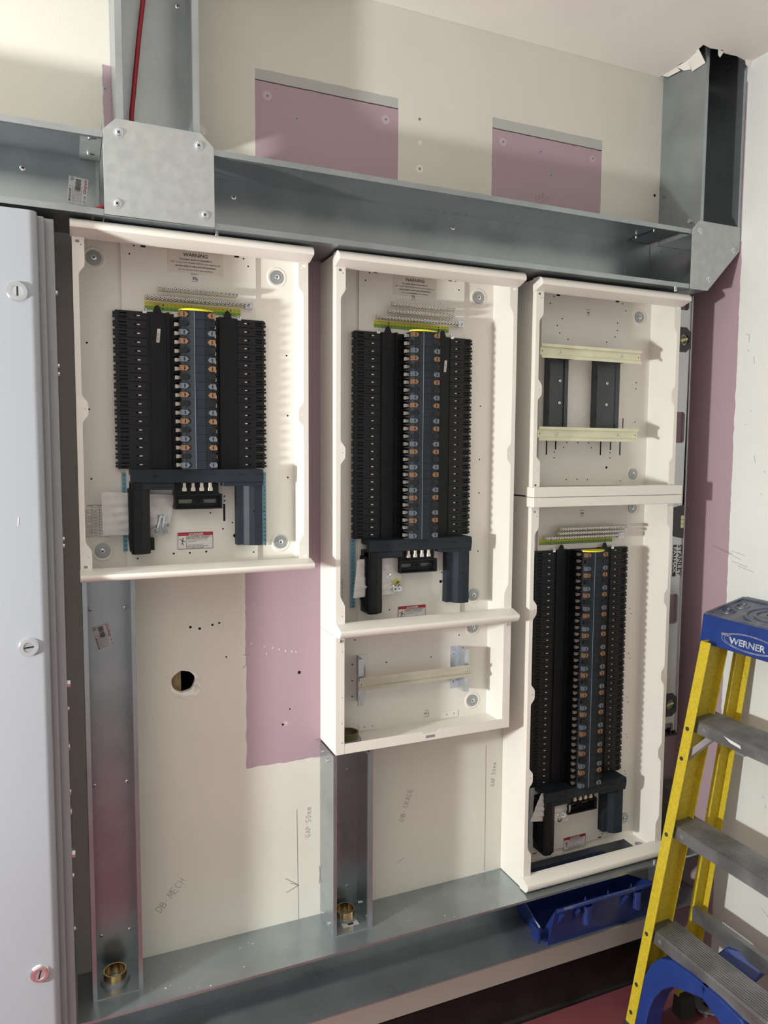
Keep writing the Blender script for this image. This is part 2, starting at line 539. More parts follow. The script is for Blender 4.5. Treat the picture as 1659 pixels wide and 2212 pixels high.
# cove skirting
mb = MB()
prof = [(0, FL), (0, 0.142), (-0.003, 0.140), (-0.0035, FL + .014), (-0.006, FL + .006), (-0.012, FL + 0.001), (-0.016, FL)]
mb.prism(prof, 'x', -3.0, XC)
struct('baseboard_back', mb, SKIRT, smooth=True)
mb = MB()
mb.prism([(XC + p[0], p[1]) for p in prof], 'y', -3.6, -0.045)
struct('baseboard_right', mb, SKIRT, smooth=True)
struct('wall_left', MB().box(-3.1, -3.0, -2.7, .0125, 0, 2.9), ROOMW)
struct('wall_front', MB().box(-3.0, XC, -2.7, -2.6, 0, 2.9), ROOMF)

# fixings, holes and pencil marks on the walls
for i, (x, z) in enumerate([(-0.120, 2.372), (0.160, 2.372), (0.247, 2.388), (0.249, 2.275), (0.590, 2.369), (-0.054, 2.336), (0.755, 2.378),
                            (0.625, 2.316), (0.479, 2.375), (-0.452, 2.323)]):
    m_ = (GREYW, HOLE)
    screw_part(wall, 'wall_screw', x, 0.0, z, 0.0035, 0.4 * i, mats=m_, d=0.001)
mb = MB()
for (x, z, r) in [(0.970, 2.314, .004), (-0.3, 1.215, .003), (-0.28, 1.21, .003), (-0.252, 1.216, .0026), (-0.237, 1.219, .0024), (-0.222, 1.14, .002),
                  (-0.052, 1.085, .004), (-0.092, .965, .0028), (0.96, 1.85, .003), (1.105, 1.90, .004), (1.10, 1.63, .004), (1.10, 1.40, .004), (-0.075, 1.0, .002)]:
    mb.cyl((x, 0, z), 'y', r, -0.0003, 12)
build('drill_hole', mb, HOLE, parent=wall)
mb = MB()
for (x, z) in [(-0.165, 1.165), (-0.135, 1.155), (-0.115, 1.15), (-0.1, 1.145), (-0.085, 1.14), (-0.07, 1.137), (-0.06, 1.135), (-0.13, 1.138), (-0.085, 0.967)]:
    h = random.uniform(.0015, .0035)
    mb.loft([(x - .0012, -.0001, z - h), (x + .0016, -.0001, z - h * .6), (x + .0012, -.0001, z + h), (x - .001, -.0001, z + h * .5)],
            [(x - .0012, -.0006, z - h), (x + .0016, -.0006, z - h * .6), (x + .0012, -.0006, z + h), (x - .001, -.0006, z + h * .5)])
for t in range(22):
    a = random.uniform(-2.2, 0.5)
    r = random.uniform(.026, .038)
    x, z = -0.316 + r * math.cos(a), 1.0925 + r * math.sin(a)
    h = random.uniform(.001, .004)
    mb.loft([(x - h, -.0001, z - h * .4), (x + h * .6, -.0001, z - h), (x + h, -.0001, z + h), (x - h * .5, -.0001, z + h * .7)],
            [(x - h * .5, -.0015 - h * .4, z - h * .4), (x + h * .5, -.001, z - h * .4), (x + h * .5, -.002, z + h * .5), (x - h * .3, -.002, z + h * .5)])
build('plaster_chip', mb, PLASTER, parent=wall)

GL = {'D': [[(0, 0), (0, 1), (.45, .85), (.6, .5), (.4, .1), (0, 0)]], 'B': [[(0, 0), (0, 1), (.4, .95), (.45, .65), (0, .52)], [(0, .52), (.5, .4), (.5, .1), (0, 0)]],
      'M': [[(0, 0), (.1, 1), (.35, .3), (.6, 1), (.7, 0)]], 'E': [[(.5, 1), (0, 1), (0, 0), (.5, 0)], [(0, .5), (.4, .5)]], 'C': [[(.55, .9), (.2, 1), (0, .5), (.2, 0), (.55, .1)]],
      'H': [[(0, 0), (0, 1)], [(.5, 1), (.5, 0)], [(0, .5), (.5, .5)]], 'T': [[(0, 1), (.6, 1)], [(.3, 1), (.3, 0)]], 'R': [[(0, 0), (0, 1), (.45, .9), (.4, .55), (0, .5), (.5, 0)]],
      'A': [[(0, 0), (.3, 1), (.6, 0)], [(.1, .35), (.5, .35)]], 'G': [[(.55, .9), (.2, 1), (0, .5), (.2, 0), (.5, .1), (.5, .45), (.3, .45)]], 'P': [[(0, 0), (0, 1), (.45, .9), (.4, .55), (0, .5)]],
      '5': [[(.5, 1), (.05, 1), (0, .6), (.45, .5), (.4, .05), (0, 0)]], '0': [[(.25, 0), (0, .5), (.25, 1), (.5, .5), (.25, 0)]], '1': [[(.1, .8), (.25, 1), (.25, 0)]],
      '2': [[(0, .85), (.25, 1), (.5, .75), (0, 0), (.5, 0)]], 'm': [[(0, 0), (0, .6), (.2, .55), (.22, 0)], [(.22, .5), (.42, .6), (.45, 0)]], '-': [[(.1, .45), (.4, .5)]], ' ': []}
def scribble(mb, txt, o, ang, h, w=0.00065):
    c, s_ = math.cos(ang), math.sin(ang)
    u, v = (c, 0, s_), (-s_, 0, c)
    x = 0
    for ch in txt:
        for st in GL[ch]:
            mb.stroke([((x + p[0]) * h, p[1] * h + random.uniform(-.05, .05) * h) for p in st], w, o, u, v, (0, -1, 0))
        x += .8 if ch != ' ' else .6
mb = MB(); scribble(mb, 'DB-MECH', (-0.374, -.0001, 0.574), 0.85, .0155); build('pencil_writing', mb, PENCIL, parent=wall)
mb = MB(); scribble(mb, 'GAP 50mm', (-0.026, -.0001, 0.678), 1.54, .0125); build('pencil_writing', mb, PENCIL, parent=wall)
mb = MB(); scribble(mb, 'DB-TRADE', (0.222, -.0001, 0.668), 1.25, .0135); build('pencil_writing', mb, PENCIL, parent=wall)
mb = MB(); scribble(mb, 'GAP 50mm', (0.489, -.0001, 0.712), 1.5, .011); build('pencil_writing', mb, PENCIL, parent=wall)
mb = MB(); scribble(mb, '1255', (0.582, -.0001, 2.245), 0.55, .011)
mb.stroke([(0, 0), (.05, .03)], .0009, (0.573, -.0001, 2.232), (1, 0, 0), (0, 0, 1), (0, -1, 0)); build('pencil_writing', mb, PENCIL, parent=wall)
mb = MB()
W_ = ((0, -.0001, 0), (1, 0, 0), (0, 0, 1), (0, -1, 0))
mb.stroke([(-.059, .752), (-.0575, .62), (-.0555, .479)], .0009, *W_)
mb.stroke([(-.055, .563), (-.087, .587)], .0011, *W_); mb.stroke([(-.055, .563), (-.085, .552)], .0011, *W_); mb.stroke([(-.055, .563), (-.075, .573)], .0011, *W_)
mb.stroke([(.461, .829), (.4625, .65), (.463, .482)], .0007, *W_)
mb.stroke([(-.012, .915), (-.001, .918)], .0009, *W_); mb.stroke([(-.182, 1.14), (-.17, 1.14)], .0012, *W_); mb.stroke([(-.185, 1.11), (-.177, 1.117)], .0012, *W_)
mb.stroke([(-.004, .60), (-.001, .58), (-.004, .555)], .001, *W_); mb.stroke([(.205, .56), (.225, .572)], .0007, *W_)
build('pencil_line', mb, PENCIL, parent=wall)
mb = MB()
WR = ((XC - .0001, 0, 0), (0, -1, 0), (0, 0, 1), (-1, 0, 0))
for (a, b) in [((.183, 1.921), (.19, 1.92)), ((.193, 1.921), (.193, 1.90)), ((.193, 1.683), (.197, 1.681)), ((.257, 1.559), (.262, 1.556)), ((.103, 1.348), (.198, 1.318)),
               ((.10, 1.345), (.17, 1.330)), ((.167, 1.338), (.21, 1.331)), ((.25, 1.5), (.255, 1.498)), ((.206, 1.72), (.209, 1.716)), ((.17, 1.31), (.22, 1.30)), ((.19, 1.30), (.24, 1.29)),
               ((.30, .70), (.306, .698)), ((.31, .68), (.311, .672)), ((.33, .385), (.345, .378)), ((.315, .395), (.335, .386)), ((.21, 1.86), (.213, 1.84)), ((.19, 1.88), (.194, 1.875)), ((.225, 1.60), (.23, 1.58))]:
    mb.stroke([a, b], .0008, *WR)
build('scuff_mark', mb, PENCIL, parent=wallr)

# ================================================================== TRUNKING
ZT, ZB = 2.1818, 2.0318
def label_sticker(root, o, u, v, first, name='product_label'):
    """white maker's sticker in the plane o,u,v; o = lower left, u along its long side"""
    mb = MB()
    O, U, V = Vector(o), Vector(u), Vector(v)
    w, h = 0.052, 0.036
    nrm = Vector((0, -1, 0))
    A = [O, O + U * w, O + U * w + V * h, O + V * h]
    mb.m(0).loft([tuple(p) for p in A], [tuple(p + nrm * .0004) for p in A])
    def T(s_, a, b, size, mi=1, al='LEFT', bold=0.0, sx=1.0):
        mb.m(mi).text(s_, tuple(O + U * a + V * b), U, V, size, al, th=.0006, bold=bold, sx=sx)
    T(first, .003, .030, .0052, 1, bold=.02)
    T('In Top Back to Connector', .003, .0262, .0028)
    T('MG Ready for Installation', .003, .0232, .0028)
    for k in range(5):
        T('Made in UK / conforme EN 50085-2-1', .003, .0205 - .0026 * k, .0021)
    T('CE', .002, .002, .0062, 1)
    T('UK', .012, .0025, .0045, 1, bold=.02)
    T('legrand', .029, .0030, .0070, 2, bold=.015)
    mb.m(1)
    for k in range(3):
        mb.stroke([(.044, .033 - k * .002), (.047, .0305 - k * .002), (.051, .0325 - k * .002)], .0006, O, U, V, nrm, .0006)
    mb.stroke([(.024, .003), (.028, .003), (.028, .007), (.024, .007), (.024, .003)], .0009, O, U, V, nrm, .0006)
    x = .026
    while x < .049:
        bw = random.choice((.0004, .0007, .0011))
        mb.stroke([(x, .0135), (x, .0225)], bw, O, U, V, nrm, .0006)
        x += bw + random.choice((.0004, .0007))
    return part(root, name, mb, [WLAB, INK, REDINK])

def htrunk(name, x0, x1, zb, zt, dep, lip, label, hole=None, mat_=None):
    r = thing(name, label, 'trunking', ((x0 + x1) / 2, -dep / 2, zb), 'galvanised cable trunking')
    t = .0015
    mb = MB()
    mb.box(x0, x1, -t, -.0002, zb, zt)
    if hole:
        mb.sheet([(x0, -dep), (x1, -dep), (x1, -t), (x0, -t)], [hole], 'z', zt - t, zt)
    else:
        mb.box(x0, x1, -dep, -t, zt - t, zt)
    mb.box(x0, x1, -dep, -t, zb, zb + t)
    lt = .006 if hole else lip
    mb.box(x0, x1, -dep, -dep + t, zt - lt, zt - t)
    if lip > 0:
        mb.box(x0, x1, -dep, -dep + t, zb + t, zb + (.0035 if hole else lip))
        mb.box(x0, x1, -dep + t, -dep + .010, zt - lt, zt - lt + t)
        if not hole:
            mb.box(x0, x1, -dep + t, -dep + .010, zb + lip - t, zb + lip)
    part(r, 'channel', mb, mat_ or GALV)
    return r
def vtrunk(name, x0, x1, z0, z1, dep, lip, label):
    r = thing(name, label, 'trunking', ((x0 + x1) / 2, -dep / 2, z0), 'galvanised cable trunking')
    t = .0015
    mb = MB()
    mb.box(x0, x1, -t, -.0002, z0, z1)
    mb.box(x0, x0 + t, -dep, -t, z0, z1)
    mb.box(x1 - t, x1, -dep, -t, z0, z1)
    mb.box(x0 + t, x0 + lip, -dep, -dep + t, z0, z1)
    mb.box(x1 - lip, x1 - t, -dep, -dep + t, z0, z1)
    mb.box(x0 + lip - t, x0 + lip, -dep + t, -dep + .010, z0, z1)
    mb.box(x1 - lip, x1 - lip + t, -dep + t, -dep + .010, z0, z1)
    part(r, 'channel', mb, GALV)
    return r
tl = htrunk('cable_trunking', -2.2, -0.466, ZB, ZT, .15, .0115, 'open galvanised trunking running left from the square junction plate, above the grey cabinet')
screw_part(tl, 'fixing_screw', -0.604, -.0018, 2.145, .0055)
label_sticker(tl, (-0.4915, -.0022, 2.0885), (.10, 0, .995), (-.995, 0, .10), 'MGR66NBP  1')
mb = MB().box(-.502, -.4665, -.146, -.003, ZT - .0035, ZT - .0017); mb.box(-.4725, -.4665, -.003, -.0018, ZB + .003, ZT - .002)
part(tl, 'coupler', mb, GALVP)
mb = MB()
for q in ((-.486, -.12, ZT - .0075), (-.486, -.04, ZT - .0075), (-.484, -.11, ZB - .006)):
    part(tl, 'coupler_bolt', MB().cyl(q, 'z', .004, .005, 10), BRIGHT, smooth=True)
tr = htrunk('cable_trunking', -0.264, 0.9575, ZB, ZT, .15, .0115, 'long open galvanised trunking sloping across above the three cream enclosures')
for x, z in [(-0.196, 2.167), (0.339, 2.169)]:
    screw_part(tr, 'fixing_screw', x, -.0018, z - .02, .0055)
part(tr, 'coupler_bolt', MB().cyl((-.255, -.12, ZB), 'z', .0045, -.006, 10), BRIGHT, smooth=True)
part(tr, 'coupler_bolt', MB().cyl((.93, -.13, ZB), 'z', .005, -.007, 10), BRIGHT, smooth=True)
mb = MB().box(.875, .955, -.003, -.0018, ZB + .003, ZT - .003); mb.box(.875, .955, -.14, -.003, ZB + .0017, ZB + .003)
part(tr, 'coupler', mb, GALV)
part(tr, 'coupler_strap', MB().box(.86, .872, -.148, -.02, ZT - .004, ZT - .0017), PILLAR)
for y in (-.05, -.115):
    part(tr, 'coupler_bolt', MB().cyl((.866, y, ZT - .009), 'z', .0035, .005, 10), BRIGHT, smooth=True)
tv = vtrunk('cable_trunking', -0.4405, -0.2905, 2.206, 2.62, .15, .012, 'open galvanised trunking rising from the square junction plate, red cable inside')
screw_part(tv, 'fixing_screw', -0.308, -.0018, 2.511, .005)
part(tv, 'rivet', MB().cyl((-.4405, -.11, 2.212), 'x', .005, -.004, 10), BRIGHT, smooth=True)
tc_ = vtrunk('cable_trunking', 0.987, 1.1295, 2.18, 2.86, .15, .010, 'open galvanised trunking standing in the far corner through the torn ceiling')
part(tc_, 'rivet', MB().cyl((.987, -.115, 2.215), 'x', .0055, -.004, 12), BRIGHT, smooth=True)

# junction fittings
r = thing('trunking_junction', 'square galvanised junction plate with cut top corners and four big screws', 'trunking fitting', (-.365, -.075, ZB))
mb = MB()
mb.prism([(-.465, 2.034), (-.2645, 2.034), (-.2645, 2.183), (-.2895, 2.207), (-.442, 2.207), (-.465, 2.184)], 'y', -.1525, -.1508)
part(r, 'cover_plate', mb, GALVP, bevel=.0004)
mb = MB()
mb.box(-.465, -.265, -.0018, -.0004, ZB + .001, 2.206); mb.box(-.465, -.4636, -.15, -.002, 2.18, 2.2058)
mb.box(-.465, -.265, -.15, -.002, ZB, ZB + .0014)
part(r, 'back_box', mb, GALV)
for x, z in [(-.438, 2.182), (-.294, 2.182), (-.443, 2.055), (-.284, 2.055)]:
    screw_part(r, 'cover_screw', x, -.1525, z, .0062, 0.9, d=.003, washer=.0085, mats=(ZINC, HOLE))
r = thing('trunking_elbow', 'galvanised corner elbow plate with one long slanted edge below the corner trunking', 'trunking fitting', (1.04, -.075, ZB))
mb = MB()
mb.prism([(.9585, 2.0305), (1.019, 2.0305), (1.1285, 2.145), (1.1285, 2.206), (.981, 2.206), (.9585, 2.182)], 'y', -.1525, -.1508)
part(r, 'cover_plate', mb, GALVP, bevel=.0004)
mb = MB()
mb.box(.96, 1.1285, -.0018, -.0004, ZB + .001, 2.179); mb.prism([(1.019, 2.0318), (1.1285, 2.145), (1.1285, 2.149), (1.017, 2.0345)], 'y', -.1505, -.003)
mb.box(.96, 1.018, -.15, -.003, ZB, ZB + .0014)
part(r, 'back_box', mb, GALV)
for x, z in [(.983, 2.179), (1.103, 2.143), (1.019, 2.059)]:
    screw_part(r, 'cover_screw', x, -.1525, z, .0055, 2.0, d=.003, washer=.008, slot=True, mats=(ZINC, HOLE))

# red cable
mb = MB()
mb.tube([(-.360, -.045, 2.625), (-.368, -.045, 2.56), (-.378, -.045, 2.495), (-.388, -.05, 2.42), (-.397, -.05, 2.34), (-.406, -.055, 2.26), (-.409, -.07, 2.20), (-.410, -.10, 2.14),
         (-.425, -.125, 2.08), (-.455, -.132, 2.055), (-.470, -.134, 2.049), (-.482, -.135, 2.0425)], .0046, 12)
top('power_cable', mb, REDC, 'thin red cable hanging down the upright trunking behind the junction plate', 'cable', smooth=True)

# ladder-side lower trunking
OPEN = [(.535, -.098), (.93, -.098), (.93, -.012), (.535, -.012)]
ZL0, ZL1 = .3275, .4772
tb = htrunk('cable_trunking', -.548, 1.125, ZL0, ZL1, .149, .021, 'long galvanised trunking along the bottom of the wall with the blue bin in it', hole=OPEN)
mb = MB()
for x in (.922, .948):
    mb.cyl((x, -.140, ZL1), 'z', .0045, .006, 10)
part(tb, 'joint_screw', mb, BRIGHT, smooth=True)
mb = MB()
for i in range(34):
    x = random.uniform(-.42, .5); y = -random.random() ** .7 * .14 - .004
    s_ = random.uniform(.0004, .0014)
    if -.02 < x < .11 and y > -.1: continue
    mb.box(x, x + s_ * random.uniform(1, 2.5), y, y + s_, ZL1 + .00005, ZL1 + .0006)
o = part(tb, 'plaster_crumb', mb, PLASTER)
o['kind'] = 'stuff'
ta = vtrunk('cable_trunking', -.5195, -.4216, ZL1 + .0022, 1.346, .0975, .0085, 'narrow galvanised trunking upright below the left enclosure, white sticker near its top')
for x, z in [(-.504, 1.270), (-.435, 1.270), (-.504, .891), (-.439, .889), (-.498, .554), (-.440, .554)]:
    screw_part(ta, 'fixing_screw', x, -.0018, z, .0042)
label_sticker(ta, (-0.456, -.0022, 1.190), (-.25, 0, .968), (-.968, 0, -.25), 'MGR44NBP  1')
part(ta, 'end_plate', MB().sheet(rect(-.5195, -.4216, -.0975, -.0005), [circ(-.4741, -.046, .021)], 'z', ZL1, ZL1 + .002), GALV)
tm = vtrunk('cable_trunking', -.0008, .0972, ZL1 + .0022, .912, .0975, .0085, 'narrow galvanised trunking upright below the middle enclosure')
for x, z in [(0.068, .830), (0.068, .533)]:
    screw_part(tm, 'fixing_screw', x, -.0018, z, .0038)
part(tm, 'end_plate', MB().sheet(rect(-.0008, .0972, -.0975, -.0005), [circ(.0509, -.036, .021)], 'z', ZL1, ZL1 + .002), GALV)
mb = MB()
for y, z in [(-.02, .492), (-.065, .492), (-.018, .892), (-.060, .887)]:
    mb.cyl((-.0008, y, z), 'x', .0045, -.004, 10)
for y, z in [(-.075, .492), (-.02, .495)]:
    mb.cyl((.0957, y, z), 'x', .004, -.006, 10)
part(tm, 'joint_screw', mb, BRIGHT, smooth=True)
mb = MB()
mb.m(0).box(.032, .072, -.076, -.055, ZL1 + .002, ZL1 + .0025); mb.m(1).box(.046, .060, -.072, -.062, ZL1 + .0025, ZL1 + .0027)
part(tm, 'floor_label', mb, [WLAB, INK])

def bush(x, y, z, label, mat_=BRASS, k=1.0):
    r = thing('cable_bush', label, 'bush', (x, y, z), 'brass bushes in the trunking')
    mb = MB().ring((x, y, z), 'z', .0235 * k, .0205 * k, .021, 40)
    part(r, 'threaded_sleeve', mb, mat_, smooth=True)
    mb = MB().ring((x, y, z), 'z', .0300 * k, .0236 * k, .0035, 40).ring((x, y, z + .0035), 'z', .0280 * k, .0236 * k, .003, 40)
    part(r, 'lock_ring', mb, GREYW, smooth=True)
bush(-.4741, -.046, ZL1 + .002, 'brass cable bush at the foot of the left upright trunking')
bush(.0509, -.036, ZL1 + .002, 'brass cable bush at the foot of the middle upright trunking')
bush(.056, -.040, .9200, 'dull olive cable bush in the bottom left of the small rail enclosure', OLIVE, 1.05)

# corner stub of trunking behind the ladder
r = vtrunk('cable_trunking', 1.050, 1.127, .478, .625, .08, .010, 'short dark trunking stub in the corner behind the ladder')
mb = MB().box(1.050, 1.127, -.08, -.002, .625, .6265); mb.cyl((1.072, -.07, .6265), 'z', .004, .006, 8); mb.cyl((1.087, -.06, .6265), 'z', .004, .006, 8)
part(r, 'stub_lid', mb, GALV)

# ================================================================== ENCLOSURES
YF = -.1105
W = .459
def flange_profile(zlo, zhi, top_w, bumps, bot, wide, narrow, sign, x0):
    """inner edge of a front flange; returns polygon (x,z)"""
    def w_at(z):
        w = narrow
        def ss(a, b, t):
            t = max(0, min(1, (t - a) / (b - a)))
            return t * t * (3 - 2 * t)
        if top_w: w = max(w, narrow + (wide - narrow) * ss(top_w[1], top_w[0], z))
        if bot: w = max(w, narrow + (wide - narrow) * (1 - ss(bot[0], bot[1], z)))
        for c in bumps:
            w = max(w, narrow + (wide - narrow) * (1 - ss(.009, .028, abs(z - c))))
        return w
    n = int((zhi - zlo) / .004)
    pts = [(x0 + sign * w_at(zlo + (zhi - zlo) * i / n), zlo + (zhi - zlo) * i / n) for i in range(n + 1)]
    return pts
def enclosure_body(root, X0, zlo, zhi, tw, bumps, bot, wide=.0215, narrow=.0105, name='enclosure_body', floor_cut=None, dots=()):
    t = .0012
    X1 = X0 + W
    mb = MB()
    mb.box(X0, X1, -.0024, -.0008, zlo, zhi)
    mb.box(X0, X0 + t, YF + t, -.0024, zlo, zhi)
    mb.box(X1 - t, X1, YF + t, -.0024, zlo, zhi)
    mb.box(X0 + t, X1 - t, YF + t, -.0024, zhi - t, zhi)
    if floor_cut:
        mb.sheet(rect(X0 + t, X1 - t, YF + t, -.0024), [floor_cut], 'z', zlo, zlo + t)
    else:
        mb.box(X0 + t, X1 - t, YF + t, -.0024, zlo, zlo + t)
    for sgn, xx in ((1, X0), (-1, X1)):
        pts = flange_profile(zlo, zhi, tw, bumps, bot, wide, narrow, sgn, xx)
        hl = [circ(xx + sgn * .0155, z, .0014, 8) for z in dots]
        if tw: hl.append(rect(*sorted((xx + sgn * .006, xx + sgn * .013)), zhi - .038, zhi - .033))
        if bot: hl.append(rect(*sorted((xx + sgn * .006, xx + sgn * .013)), zlo + .024, zlo + .029))
        mb.sheet([(xx, zhi), (xx, zlo)] + pts, hl, 'y', YF, YF + t)
    return part(root, name, mb, [CREAM, HOLE])
def nose_trim(root, name, X0, X1, zt, zb_, nose=.0315, up=True):
    """rounded front trim bar; zt top, zb bottom; rounded away from the opening"""
    h = zt - zb_
    P = [(-.100, 0.0), (YF - .010, 0.0)]
    for i in range(7):
        a = PI / 2 * i / 6
        P.append((YF - .010 - (nose - .010) * math.sin(a), h * .55 * (1 - math.cos(a))))
    P += [(YF - nose + .001, h * .68), (YF - .002, h), (-.100, h)]
    if up: prof = [(y, zt - d) for y, d in P]
    else: prof = [(y, zb_ + d) for y, d in P]
    mb = MB().prism(prof, 'x', X0, X1)
    return part(root, name, mb, CREAM, smooth=True)
def washer(root, x, z, r=.0145, y=-.0024):
    mb = MB()
    n = 28
    # pressed dimple ring of the sheet
    mb.m(0)
    for (ra, ya, rb, yb) in ((.0235, y, .0195, y - .0018), (.0195, y - .0018, .0155, y - .0006)):
        mb.loft([(x + math.cos(2 * PI * i / n) * ra, ya, z + math.sin(2 * PI * i / n) * ra) for i in range(n)],
                [(x + math.cos(2 * PI * i / n) * rb, yb, z + math.sin(2 * PI * i / n) * rb) for i in range(n)], cap=False)
    mb.m(1).cyl((x, y, z), 'y', r, -.0022, n)
    pan_screw(mb, x, y - .0022, z, .0052, random.random(), 2, 3, .0025)
    return part(root, 'fixing_washer', mb, [CREAM, GREYW, BRIGHT, HOLE], smooth=True)
def holes(root, pts, y, name='screw_hole'):
    mb = MB()
    for p in pts:
        if len(p) == 3: mb.cyl((p[0], y, p[1]), 'y', p[2], -.0003, 12)
        else: mb.box(p[0], p[1], y - .0003, y, p[2], p[3])
    return part(root, name, mb, HOLE)

def terminal_block_meshes():
    out = []
    for side in (0, 1):
        mb = MB(); wt = MB()
        if side == 0:
            mb.box(.0785, .139, -.015, -.0085, -.0087, .0087)
            mb.box(.0785, .085, -.018, -.015, -.0085, .0085)
            for a, b in ((-.0085, -.0062), (-.0028, .0012), (.0046, .0085)):
                mb.box(.085, .1005, -.018, -.015, a, b)
            mb.m(1).box(.085, .1005, -.0153, -.0149, -.0062, -.0028); mb.box(.085, .1005, -.0153, -.0149, .0012, .0046); mb.box(.115, .127, -.0153, -.0149, -.0014, .0014); mb.m(0)
            mb.box(.1005, .115, -.018, -.015, -.0085, .0085)
            mb.box(.115, .127, -.018, -.015, -.0085, -.0014); mb.box(.115, .127, -.018, -.015, .0014, .0085)
            mb.box(.127, .139, -.018, -.015, -.0085, .0085)
            mb.box(.0738, .0785, -.0175, -.009, -.0058, -.0012); mb.box(.0738, .0785, -.0175, -.009, .0008, .0058)
            wt.box(.1207, .1266, -.0178, -.0151, -.0011, .0011)
        else:
            mb.box(.3285, .386, -.015, -.0085, -.0087, .0087)
            mb.box(.3285, .343, -.018, -.015, -.0085, .0085)
            mb.box(.343, .355, -.018, -.015, -.0085, -.0014); mb.box(.343, .355, -.018, -.015, .0014, .0085)
            mb.box(.355, .367, -.018, -.015, -.0085, .0085)
            for a, b in ((-.0085, -.0055), (-.0022, .0000), (.0040, .0085)):
                mb.box(.367, .3815, -.018, -.015, a, b)
            mb.m(1).box(.367, .3815, -.0153, -.0149, -.0055, -.0022); mb.box(.367, .3815, -.0153, -.0149, 0, .0040); mb.box(.343, .355, -.0153, -.0149, -.0014, .0014); mb.m(0)
            mb.box(.3815, .386, -.018, -.015, -.0085, .0085)
            mb.box(.386, .3905, -.0178, -.009, -.0055, -.001); mb.box(.386, .3895, -.0178, -.009, .001, .006)
            wt.box(.343, .348, -.0178, -.0151, -.0011, .0011)
        out.append((mb, wt))
    return out
TB = None
def row_protos(root):
    """first board builds these; other boards copy the mesh data"""
    global TB
    TB = []
    for mb, wt in terminal_block_meshes():
        a = build('terminal_block', mb, [BLOCK, HOLE], parent=root)
        b = build('white_tab', wt, WLAB, parent=a)
        TB.append((a.data, b.data))
        bpy.data.objects.remove(b); bpy.data.objects.remove(a)
    for side in (0, 1):
        for c in range(3):
            mb = MB()
            if side == 0: P = [(.1995, -.0052), (.211, -.0052), (.2155, 0), (.211, .0052), (.1995, .0052)]
            else: P = [(.2695, -.0052), (.258, -.0052), (.2535, 0), (.258, .0052), (.2695, .0052)]
            mb.m(0).prism(P, 'y', -.066, -.0768)
            if side == 0:
                for dz in (-.0042, -.0014, .0014, .0042): mb.box(.1965, .1995, -.070, -.0768, dz - .0008, dz + .0008)
            xc = .2065 if side == 0 else .2625
            mb.m(1).box(xc - .0011, xc + .0011, -.0771, -.0768, -.0035, .0035)
            a = build('phase_clip', mb, [(BROWN, BLKC, GREYC)[c], HOLE], parent=root)
            j = MB()
            if side == 0:
                j.box(.1905, .1955, -.0535, -.046, -.0038, .0038)
                j.prism([(.1955, -.0034), (.2035, -.0024), (.2035, .0024), (.1955, .0034)], 'y', -.0530, -.046)
            else:
                j.box(.2685, .2745, -.0555, -.046, -.0050, .0018)
            b = build('busbar_jaw', j, TIN, parent=a)
            TB.append((a.data, b.data))
            bpy.data.objects.remove(b); bpy.data.objects.remove(a)
def ob(name, me, parent, loc=(0, 0, 0)):
    o = bpy.data.objects.new(name, me)
    COL.objects.link(o)
    o.parent = parent
    o.location = loc
    return o

